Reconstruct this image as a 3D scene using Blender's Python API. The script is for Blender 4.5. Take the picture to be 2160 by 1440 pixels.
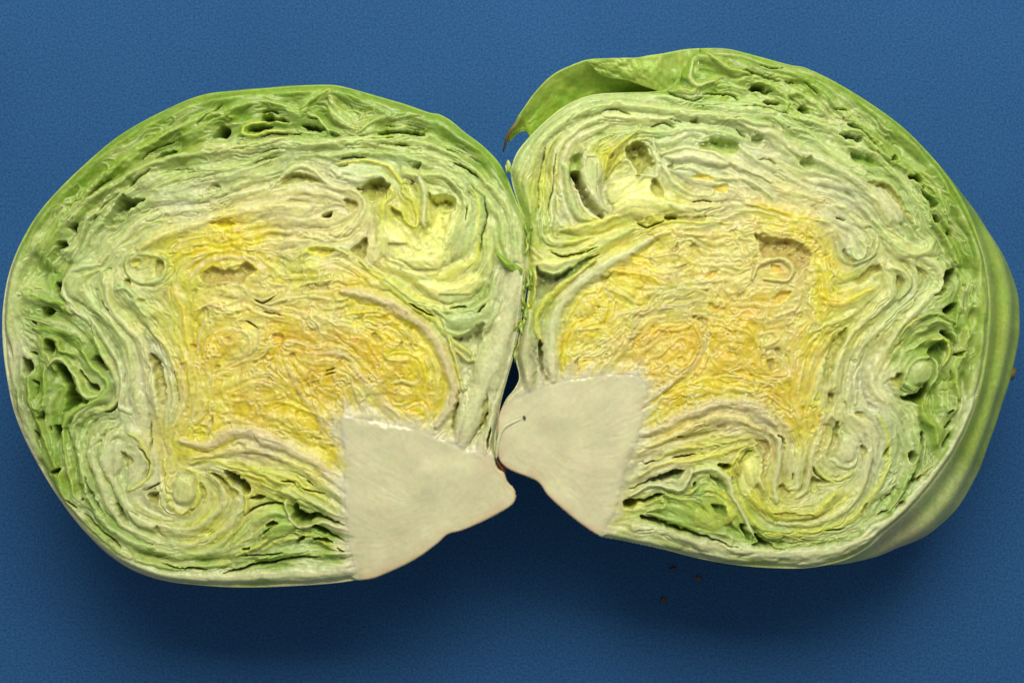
import bpy, math
import numpy as np
from mathutils import Vector

for o in list(bpy.data.objects):
    bpy.data.objects.remove(o)
scene = bpy.context.scene
R = math.radians

# ------------------------------------------------------------ camera, light, exposure
S = 0.000125                    # metres per face unit (2160 x 1440 face units = 27 x 18 cm)
DIST = 0.375                    # camera to the plane of the cut faces
TILT = R(6)                    # the cut faces lean towards the viewer, the camera looks straight at them
ORIGIN = Vector((0, 0, 0.0665)) # middle of the picture on the plane of the cut faces
AX = Vector((1, 0, 0)); AY = Vector((0, math.cos(TILT), math.sin(TILT))); AN = Vector((0, -math.sin(TILT), math.cos(TILT)))

cam = bpy.data.objects.new('camera', bpy.data.cameras.new('camera'))
scene.collection.objects.link(cam)
cam.location = ORIGIN + AN * DIST
cam.rotation_euler = (TILT, 0, 0)
cam.data.sensor_width = 36; cam.data.lens = 36 * DIST / (2160 * S)
cam.data.clip_start = 0.01; cam.data.clip_end = 20
scene.camera = cam

world = bpy.data.worlds.new('World'); scene.world = world; world.use_nodes = True
bg = world.node_tree.nodes['Background']
bg.inputs['Color'].default_value = (0.93, 0.96, 1.0, 1); bg.inputs['Strength'].default_value = 0.25

def area_lamp(name, loc, target, size, power, color):
    l = bpy.data.lights.new(name, 'AREA'); l.shape = 'RECTANGLE'; l.size, l.size_y = size; l.energy = power; l.color = color
    o = bpy.data.objects.new(name, l); scene.collection.objects.link(o)
    o.location = loc
    o.rotation_euler = (Vector(target) - Vector(loc)).to_track_quat('-Z', 'Y').to_euler()
    return o
area_lamp('ceiling_lamp', (0.02, 0.25, 0.50), (0, 0.02, 0.05), (0.40, 0.26), 3.35, (0.985, 0.965, 0.875))
scene.view_settings.view_transform = 'Standard'; scene.view_settings.look = 'None'
scene.view_settings.exposure = 0; scene.view_settings.gamma = 1
scene.render.engine = 'CYCLES'
scene.cycles.use_denoising = True
scene.cycles.max_bounces = 6

# ---------------------------------------------------------------- traced leaf edges
# View letters give a close-up's corner on the cut face; numbers are close-up units (3.6 per face unit).
# R halfwidth colour rise | path : a leaf seen edge-on        S halfwidth depth | path : a crease between leaves
# P depth [colour]        | outline : an opening between leaves    B rise colour | outline : a curled leaf seen on its face
VIEWS = {'L1': (0, 150), 'L2': (550, 150), 'L3': (0, 500), 'L4': (550, 500), 'L5': (0, 850), 'L6': (550, 850),
         'R1': (1030, 80), 'R2': (1560, 80), 'R3': (1030, 450), 'R4': (1560, 450), 'R5': (1030, 820), 'R6': (1560, 820)}
LEFT_OUT = """2,660 12,590 30,535 55,485 85,440 130,390 185,338 240,292 300,255 360,225 400,208 440,197 500,191 560,186
620,181 690,179 730,185 790,202 850,219 905,238 925,241 950,255 980,280 1010,302 1035,325 1052,345 1066,370 1078,400 1090,430
1104,458 1112,490 1110,530 1111,575 1107,620 1096,680 1084,740 1067,800 1054,850 1047,900 1044,960 1050,985 1064,995 1072,1015
1086,1030 1089,1050 1080,1066 1050,1085 1010,1105 975,1120 945,1128 925,1146 890,1172 850,1195 810,1213 780,1223 730,1227 660,1233 560,1238
480,1238 400,1232 330,1220 270,1196 225,1166 180,1124 140,1076 108,1030 75,975 47,920 25,862 12,800 3,730"""
RIGHT_OUT = """1048,905 1052,872 1068,842 1086,822 1098,795 1090,755 1097,710 1108,665 1116,620 1116,580 1114,545 1114,495 1106,455 1094,425 1084,390
1080,360 1092,322 1120,287 1150,257 1195,222 1250,200 1320,195 1380,193 1420,182 1438,150 1450,118 1466,104 1500,101 1540,103 1600,118 1670,137 1700,142 1760,170
1830,212 1900,262 1950,310 1995,362 2035,425 2062,490 2082,560 2090,630 2088,700 2080,770 2064,840 2040,905 2008,965 1965,1025
1915,1080 1870,1120 1838,1150 1800,1174 1760,1188 1700,1198 1620,1197 1540,1189 1450,1172 1370,1154 1300,1140 1270,1134 1230,1110
1190,1078 1155,1046 1137,1020 1115,1008 1075,992 1053,972 1048,940"""
LEFT_CORE = """722,878 760,882 828,894 869,902 911,917 939,930 983,944 1022,958 1036,969 1044,985 1066,996 1074,1015 1088,1030 1091,1052 1080,1070 1022,1096 984,1118
942,1132 922,1150 878,1176 828,1204 790,1226 764,1228 748,1192 738,1150 734,1118 730,1072 728,1018 728,960 722,920"""
RIGHT_CORE = """1040,868 1070,850 1090,838 1130,822 1180,805 1252,793 1294,789 1338,790 1358,806 1364,822 1358,862 1350,904 1335,945 1319,981 1310,1014 1302,1056
1291,1084 1275,1108 1262,1126 1258,1142 1240,1122 1206,1097 1168,1064 1138,1040 1120,1015 1100,1012 1072,996 1044,978 1040,930"""
LEFT_DATA = """
@L1
S 4 50|1500,395 1560,340 1680,240
S 4 60|1060,660 1160,580 1250,540 1310,520
S 5 70|670,960 740,880 830,815
S 5 50|970,875 1060,800 1150,740
S 4 40|730,1055 800,1000 890,930
S 4 40|670,1140 705,1085
S 3 50|1990,612 2060,600 2120,595
S 3 40|1910,700 2000,665 2120,645
S 3 30|1290,760 1400,745 1480,735
P 90|1610,490 1650,440 1690,405 1725,430 1712,495 1660,488
P 55|1875,440 1900,408 1990,408 2060,435 1960,452
P 60|1165,655 1220,605 1320,595 1330,625 1240,635
P 70|720,885 745,860 760,875 735,900
P 75|930,930 990,965 1110,975 1020,1030 930,1120 830,1180 770,1140 830,1060 890,980
P 90|510,1190 562,1160 555,1235
P 150|410,1415 430,1320 485,1295 500,1325 445,1365
P 22|1570,890 1630,850 1690,880 1640,920
P 20|1600,1160 1700,1130 1780,1170 1690,1190
R 16 ly 6|2160,400 2060,385 1930,380 1860,400 1845,440 1870,475 2000,468 2160,462
R 24 pg 4|560,1440 700,1200 860,1090 1020,1050 1130,980 1400,950 1560,960 1760,890 1950,800 2160,745
R 26 w 5|770,1440 960,1240 1130,1120 1330,1060 1500,1030 1700,980 1960,900 2160,890
R 20 c 4|1000,1440 1150,1300 1350,1210 1500,1160 1720,1100 1960,1040 2160,1010
R 18 pg 4|520,1140 640,1010 780,900 960,790 1150,700 1350,650 1600,600 1900,560 2160,520
R 18 g2 4|330,1380 470,1150 620,960 800,780 1000,640 1200,500 1400,400 1600,330 1750,340
R 16 pg 3|1160,900 1330,830 1560,760 1800,720 2000,640 2160,600
R 14 g1 3|1400,480 1560,420 1700,330 1800,260 1960,250
@L2
P 55|20,325 120,350 225,385 120,392 0,378
P 70|0,408 70,435 0,440
P 90|310,412 380,405 465,430 480,452 380,445
P 120|530,440 590,478 530,482
P 60|880,462 950,440 1020,450 1180,440 1240,490 1100,472
P 80|1020,555 1070,545 1125,562 1070,568
P 35|1160,690 1210,690 1190,740 1150,720
S 3 50|350,345 440,368
S 4 60|0,492 150,476 290,470
S 3 40|930,405 1015,412
S 4 70|820,505 900,495 1015,495
S 3 50|1400,585 1500,612
S 4 70|1470,685 1560,730 1660,805
S 5 50|590,662 700,650 810,665
S 4 60|580,712 660,712
S 4 40|955,915 955,975
S 3 60|1565,1030 1558,1150
S 4 50|1700,950 1715,1080 1690,1250 1665,1440
S 6 40|0,310 60,300 140,320
R 20 g2 8|0,230 150,260 300,335 350,250 430,190 520,130
R 14 pg 8|330,300 430,350 510,440 600,470
R 34 pg 8|520,200 540,280 620,370 720,450
R 16 pg 6|750,460 830,380 950,345 1080,350 1130,320 1250,340
R 20 g1 5|520,110 700,200 860,280 1000,340 1200,320 1400,380 1550,500 1720,640 1830,760 1900,900 1960,1050
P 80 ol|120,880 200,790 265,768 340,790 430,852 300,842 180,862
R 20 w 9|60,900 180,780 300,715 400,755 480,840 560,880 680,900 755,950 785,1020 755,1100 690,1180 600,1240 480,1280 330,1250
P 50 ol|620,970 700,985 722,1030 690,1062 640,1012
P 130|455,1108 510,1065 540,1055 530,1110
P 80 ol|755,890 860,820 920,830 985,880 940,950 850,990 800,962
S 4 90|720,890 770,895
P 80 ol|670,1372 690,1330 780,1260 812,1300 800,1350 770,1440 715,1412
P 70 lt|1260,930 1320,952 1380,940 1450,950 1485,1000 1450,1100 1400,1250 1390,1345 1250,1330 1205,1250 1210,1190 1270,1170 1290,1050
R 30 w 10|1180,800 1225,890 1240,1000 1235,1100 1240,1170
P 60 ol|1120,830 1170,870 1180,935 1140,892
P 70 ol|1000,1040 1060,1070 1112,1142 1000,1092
R 14 y 8|560,690 720,682 850,690 960,720 1020,790 1070,850 1110,910
R 14 ly 9|1000,1020 1060,1060 1120,1150 1180,1160 1190,1100 1150,1000 1080,920 1090,840
R 20 ly 6|985,890 1000,940 940,1000 925,1080 930,1150 990,1250 1060,1340 1060,1440
R 24 w 6|550,760 700,820 800,800 900,790 960,840
R 24 pg 6|900,560 1100,600 1300,650 1450,710 1600,810 1720,960 1800,1100 1860,1300 1880,1440
R 26 pg 6|1100,780 1250,800 1380,800 1500,860 1560,960 1550,1100 1480,1220 1420,1320 1410,1440
R 22 ly 5|1600,880 1660,1020 1650,1200 1580,1330 1560,1440
R 18 pg 4|0,580 200,560 500,540 800,530 1100,520 1300,560 1500,650 1700,810 1850,1000 1930,1200 1950,1440
R 16 g2 4|300,640 500,650 700,620 900,630 1100,650 1250,700
R 30 w 5|860,1440 900,1330 960,1250 1080,1300 1140,1400
P 60 y|340,1360 430,1340 560,1360 520,1410 400,1400
R 16 ly 8|300,1440 330,1380 420,1335 560,1345 650,1400
@L3
P 110|385,335 430,345 460,330 450,400 400,415
P 80|300,560 340,515 405,570 320,600
S 5 90|225,625 270,655
P 80|335,800 368,770 420,830 390,882 345,870
R 15 g2 8|420,1000 360,900 330,790 365,755 430,780 455,850 560,890
P 90|215,870 270,880 250,900
P 110|165,920 230,950 240,1000 200,1060 165,1020
P 150|690,920 750,890 790,960 812,1020 730,962
P 190|430,970 480,960 520,1030 545,1100 560,1170 600,1210 670,1252 580,1272 470,1340 485,1240 490,1130 440,1060
P 150|590,1010 622,1030 660,1100 740,1130 735,1172 680,1172 635,1110
R 24 pg 12|370,970 440,915 500,945 535,1020 580,1080 600,1160 660,1215 740,1200
R 24 g2 10|640,860 700,980 780,1055 822,1120 800,1185 720,1240 600,1295 520,1360 480,1440
R 20 pg 8|690,680 760,850 840,1000 885,1120 890,1220 830,1290 660,1335 560,1430
S 6 120|790,1332 860,1310 905,1240
S 5 100|245,1090 272,1140 252,1230
R 16 g2 8|225,1060 215,1200 250,1300 310,1300 340,1150 340,1000
P 80|260,1365 320,1320 305,1390
R 20 g1 6|250,680 400,700 560,740 640,800
R 18 g1 5|180,450 320,470 450,500 540,570
R 26 w 7|760,200 560,245 485,320 465,390 520,500 640,600 740,700 830,830 885,960 905,1060 925,1200 905,1280 985,1340
R 24 pg 6|760,250 660,290 625,370 680,480 780,600 880,700 960,850 1000,1000 1020,1200 1040,1340
R 24 w 6|800,300 815,450 850,560 950,680 1050,770 1105,900 1145,1050 1165,1200 1190,1360
S 4 40|770,480 830,580
S 4 45|690,1320 690,1320
P 50 ol|1172,190 1222,185 1222,300 1178,292
P 60 ol|940,330 980,330 1010,392 962,372
P 70 ol|1055,470 1110,478 1080,505
P 30 ly|1010,200 1060,170 1070,210 1030,230
R 16 pg 8|960,210 1000,140 1080,125 1225,150 1245,230 1232,310 1150,345 1040,335 975,290 955,210
R 18 pg 7|900,400 960,385 1010,430 1050,520 1110,590
P 62 ol|1130,900 1170,900 1230,1020 1252,1130 1240,1280 1190,1230 1170,1100
R 18 w 6|1110,760 1200,880 1275,1020 1310,1180 1290,1400
R 18 c 5|1180,740 1290,860 1360,1000 1400,1150 1380,1300 1320,1440
S 3 40|1330,1000 1345,1150 1330,1280
S 3 40|940,1050 935,1140
P 85 br|1505,295 1580,240 1640,215 1700,240 1790,240 1860,190 1920,240 1945,265 1880,300 1845,362 1760,342 1640,345 1580,388
R 26 pk 8|1420,330 1480,260 1560,185 1680,150 1800,150 1900,170 1980,240 2040,330
R 20 y 5|1400,130 1600,70 1850,60 2000,20
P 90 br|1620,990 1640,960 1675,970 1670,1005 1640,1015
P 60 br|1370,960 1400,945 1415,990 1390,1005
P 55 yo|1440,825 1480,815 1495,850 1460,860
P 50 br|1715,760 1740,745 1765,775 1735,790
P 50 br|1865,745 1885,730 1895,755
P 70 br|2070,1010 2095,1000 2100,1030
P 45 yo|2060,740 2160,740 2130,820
S 5 60|1935,465 2000,490 2100,448
S 4 40|1860,630 1960,690
S 4 40|1990,555 2140,600
R 18 c 7|1560,420 1640,345 1760,345 1850,380 1930,460 2010,480 2110,430
R 16 c 6|1480,560 1600,500 1720,560 1880,540 2020,600 2160,620
R 14 pk 5|1500,900 1510,760 1560,640 1540,520
R 14 c 5|1580,880 1620,740 1720,690 1860,720 1900,830 1820,900
R 14 yo 5|1700,1000 1800,960 1960,880 2060,700 2160,680
R 14 ly 4|1250,560 1320,650 1330,760 1400,900 1450,1080 1440,1250
R 14 y 4|1330,420 1390,560 1400,700 1450,900
@L4
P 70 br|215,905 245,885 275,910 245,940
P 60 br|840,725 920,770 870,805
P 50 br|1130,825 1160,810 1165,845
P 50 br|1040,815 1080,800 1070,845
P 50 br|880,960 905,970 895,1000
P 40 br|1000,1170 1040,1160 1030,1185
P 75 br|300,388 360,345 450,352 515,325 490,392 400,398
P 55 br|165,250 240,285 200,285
S 4 40|560,1000 490,1020
S 4 30|480,1060 560,1030
R 54 pk 10|600,400 750,430 900,470 1050,550 1180,640 1300,740 1370,840 1420,960 1450,1080 1465,1200 1425,1320 1340,1440
R 22 ly 8|740,190 850,270 1000,400 1150,520 1300,620 1400,715 1500,820 1600,900
R 12 ly 12|1600,900 1620,940 1560,930 1480,860
R 14 ly 10|1420,740 1460,860 1500,1000 1540,1150
P 105 w|1470,770 1560,740 1700,655 1660,800 1610,1000 1565,1160 1545,1150 1500,960 1490,890 1600,950 1625,930 1540,830
R 96 w 13|1945,250 1915,420 1870,640 1800,860 1700,1110 1610,1340 1530,1570
R 30 w 12|1985,300 1970,500 1950,700 1900,950 1830,1180 1770,1400 1720,1620
P 55 ol|1480,1180 1505,1180 1490,1440 1465,1440
P 80 ol|1690,1300 1740,1190 1700,1440 1650,1440
R 34 pg 8|1420,560 1530,570 1640,540 1740,440 1780,320
R 30 pg 8|1380,640 1400,700 1500,735 1650,690 1760,600 1810,470
S 5 50|1440,545 1520,530 1565,532
S 5 60|1650,582 1705,515
R 30 pg 7|940,180 1100,260 1300,350 1420,410 1600,340 1700,220 1705,0
R 40 ly 7|1150,150 1250,250 1380,310 1480,250 1640,180 1660,0
P 45 br|925,185 955,170 965,195
P 45 br|1035,250 1065,240 1055,265
S 6 70|1130,505 1200,550 1310,610
R 20 pg 6|900,300 1050,420 1200,500 1340,560 1400,620
R 10 pk 5|250,790 450,840 600,870 760,910
R 20 gp 8|170,920 240,1050 290,1160 400,1300 540,1440
R 26 pk 8|450,880 640,900 720,990 800,1100 930,1230 1060,1370
R 16 yo 5|560,1440 640,1330 600,1200 480,1150
R 14 y 5|560,600 700,580 850,570 960,590 1060,680 1120,820
R 14 y 5|980,900 1080,880 1180,900 1240,980 1260,1120
R 16 c 6|1000,1110 1080,1090 1150,1110 1200,1080
R 14 c 5|1100,1300 1200,1260 1260,1320
R 14 c 5|550,600 700,620 800,680 980,700 1040,760
R 14 c 5|20,520 200,480 380,450 560,480 700,430
R 12 yo 5|560,700 660,760 800,780 860,880 940,1000
R 12 y 5|60,1300 200,1250 320,1300 420,1400
@L5
R 58 w 10|18,-200 40,-40 70,80 110,180 220,420 340,640 480,830 640,990 820,1150 1020,1250 1300,1310 1700,1320 2160,1290 2500,1290 2700,1260
P 150|400,180 450,178 462,230 420,292 395,250
S 6 80|245,200 285,265
S 5 60|370,180 370,220
P 90|375,540 430,500 422,560
S 5 80|500,735 580,795
P 90|620,722 640,722 630,745
S 5 50|640,835 700,900 860,1060 910,1110
S 5 80|1220,1220 1400,1250 1570,1262
R 26 pg 7|680,20 600,60 555,180 590,350 620,520 680,700 780,880 900,1000 1080,1080 1300,1140 1500,1150 1650,1100 1760,1000
P 30|640,560 700,690 780,830 720,780 660,660
R 30 w 6|800,200 715,280 695,400 740,560 820,720 900,870 1040,990 1250,1070 1480,1085 1640,1015 1760,900 1820,770 1800,650 1690,540 1600,500
R 28 w 5|900,220 830,260 790,400 830,560 900,680 970,800 1060,900 1200,930 1420,960 1560,920 1680,800 1690,680 1640,580
P 85 ol|930,355 1000,408 1012,440 962,492 940,420
R 22 ly 7|980,230 1060,300 1120,400 1140,490 1085,590 980,660
S 5 50|1050,330 1130,430 1120,520 1080,575
S 6 50|1142,150 1130,260 1135,370
S 5 40|1080,662 1150,640 1205,598
R 20 ly 8|1250,430 1262,620 1295,760 1380,830 1470,775 1515,650 1495,540 1420,500
R 18 w 6|1340,640 1350,720 1400,740 1440,700 1440,620 1400,580
P 55 ol|1520,600 1550,650 1552,730 1522,762 1515,680
P 50 ol|1370,842 1470,792 1420,870
P 70 ol|1160,950 1190,938 1225,1010 1180,982
P 30|890,770 940,830 965,920 920,900
P 40 ol|1120,700 1200,670 1210,740 1150,780
P 90 ol|1605,540 1650,545 1750,640 1800,690 1770,742 1715,680
P 140|1690,520 1750,525 1850,600 1892,650 1860,702 1760,620
R 16 ly 10|1590,520 1680,558 1780,620 1845,700 1872,790 1845,900 1780,1000
P 150|1885,740 1930,705 2005,715 1960,742
S 6 60|1850,865 1950,790 2080,765 2160,785
R 26 g2 7|1780,1060 1850,960 1950,880 2060,840 2160,850
P 60|1840,1110 1900,1088 1880,1122
S 6 50|1990,1005 2090,935
R 18 ly 8|1790,1160 1950,1085 2050,1025 2160,1010
S 5 50|1800,1165 2000,1155 2160,1135
S 6 90|1690,1285 1900,1240 2160,1195
R 54 pk 10|1370,290 1560,320 1700,245 1800,210 1950,235 2160,310
R 26 c 8|1480,430 1620,400 1780,330 1930,360 2160,440
R 16 ly 6|1460,470 1600,440 1760,470 1960,530 2160,600
R 14 y 6|1640,490 1800,520 2000,600 2160,680
P 50 c|1740,320 1830,300 1880,330 1840,380
P 75 br|1590,160 1615,120 1640,140 1625,180
P 55 br|1845,125 1865,110 1870,145
R 14 y 7|1440,300 1460,210 1530,190 1550,250 1500,280
R 16 g1 5|250,60 330,250 400,480 480,700 620,880 780,1040 960,1170 1200,1240 1500,1250 1700,1230
R 18 g2 5|480,180 490,350 520,520 570,700
R 20 g1 5|330,130 380,330 420,480
@L6
R 56 pk 10|0,290 200,345 400,450 560,565 660,650
R 30 c 8|0,370 300,480 560,650 660,760
R 18 ly 7|0,520 150,540 350,650 560,780 650,850
R 20 pg 7|0,620 200,690 400,760 600,850
S 4 60|150,575 260,622
S 4 50|300,650 500,692
S 4 60|340,580 390,610
P 105|240,765 330,830 480,862 640,925 430,882 330,912 250,880
R 16 w 12|170,755 215,850 270,930 380,935 500,905 650,965
P 70|380,950 440,932 540,990 640,1052 500,1002
P 140|400,1040 480,1032 565,1072 480,1065
P 80|270,1040 330,1010 330,1030 280,1060
P 60|50,940 120,890 140,910 80,960
P 120|575,1108 645,1135 600,1135
R 22 g2 8|0,1000 100,950 200,900 260,940 300,1000
R 18 ly 8|20,1110 150,1050 300,1010 400,1010 560,1100 640,1120
R 18 g2 7|0,1180 200,1140 400,1150 560,1150 680,1140
S 5 80|0,1222 200,1190 460,1158
R 40 w 8|-100,1290 150,1285 400,1275 700,1240
P 110|1480,20 1500,20 1470,230 1455,230
P 130|1700,90 1720,90 1640,230 1595,318 1580,308 1640,200
S 6 90|1745,180 1720,370
R 40 w 9|1310,180 1390,60 1440,-80
R 34 w 10|1490,290 1530,150 1620,-40
R 22 w 9|1700,390 1735,200 1790,-20
@L2
B 16 lt|880,1230 940,1140 1040,1170 1130,1230 1160,1330 1120,1420 980,1440 900,1360
B 14 pg|1440,1240 1500,1120 1580,1000 1640,1060 1640,1250 1560,1420 1420,1440
@L4
B 16 lt|1000,160 1130,110 1280,90 1400,100 1390,240 1300,300 1180,280 1060,230
B 12 lt|1180,330 1420,350 1620,280 1700,330 1640,440 1500,500 1330,480
B 12 pg|1390,610 1480,570 1620,560 1750,470 1790,560 1680,670 1520,720 1420,690
@L5
B 6 w|760,420 820,300 900,270 960,330 920,480 860,560 800,540
B 4 pl|1300,640 1360,540 1450,560 1480,680 1440,760 1340,760
@L3
B 10 pg|480,330 540,270 620,290 620,420 560,480 500,440
@L6
B 10 g2|20,950 140,870 260,900 220,1000 80,1060
"""
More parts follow.
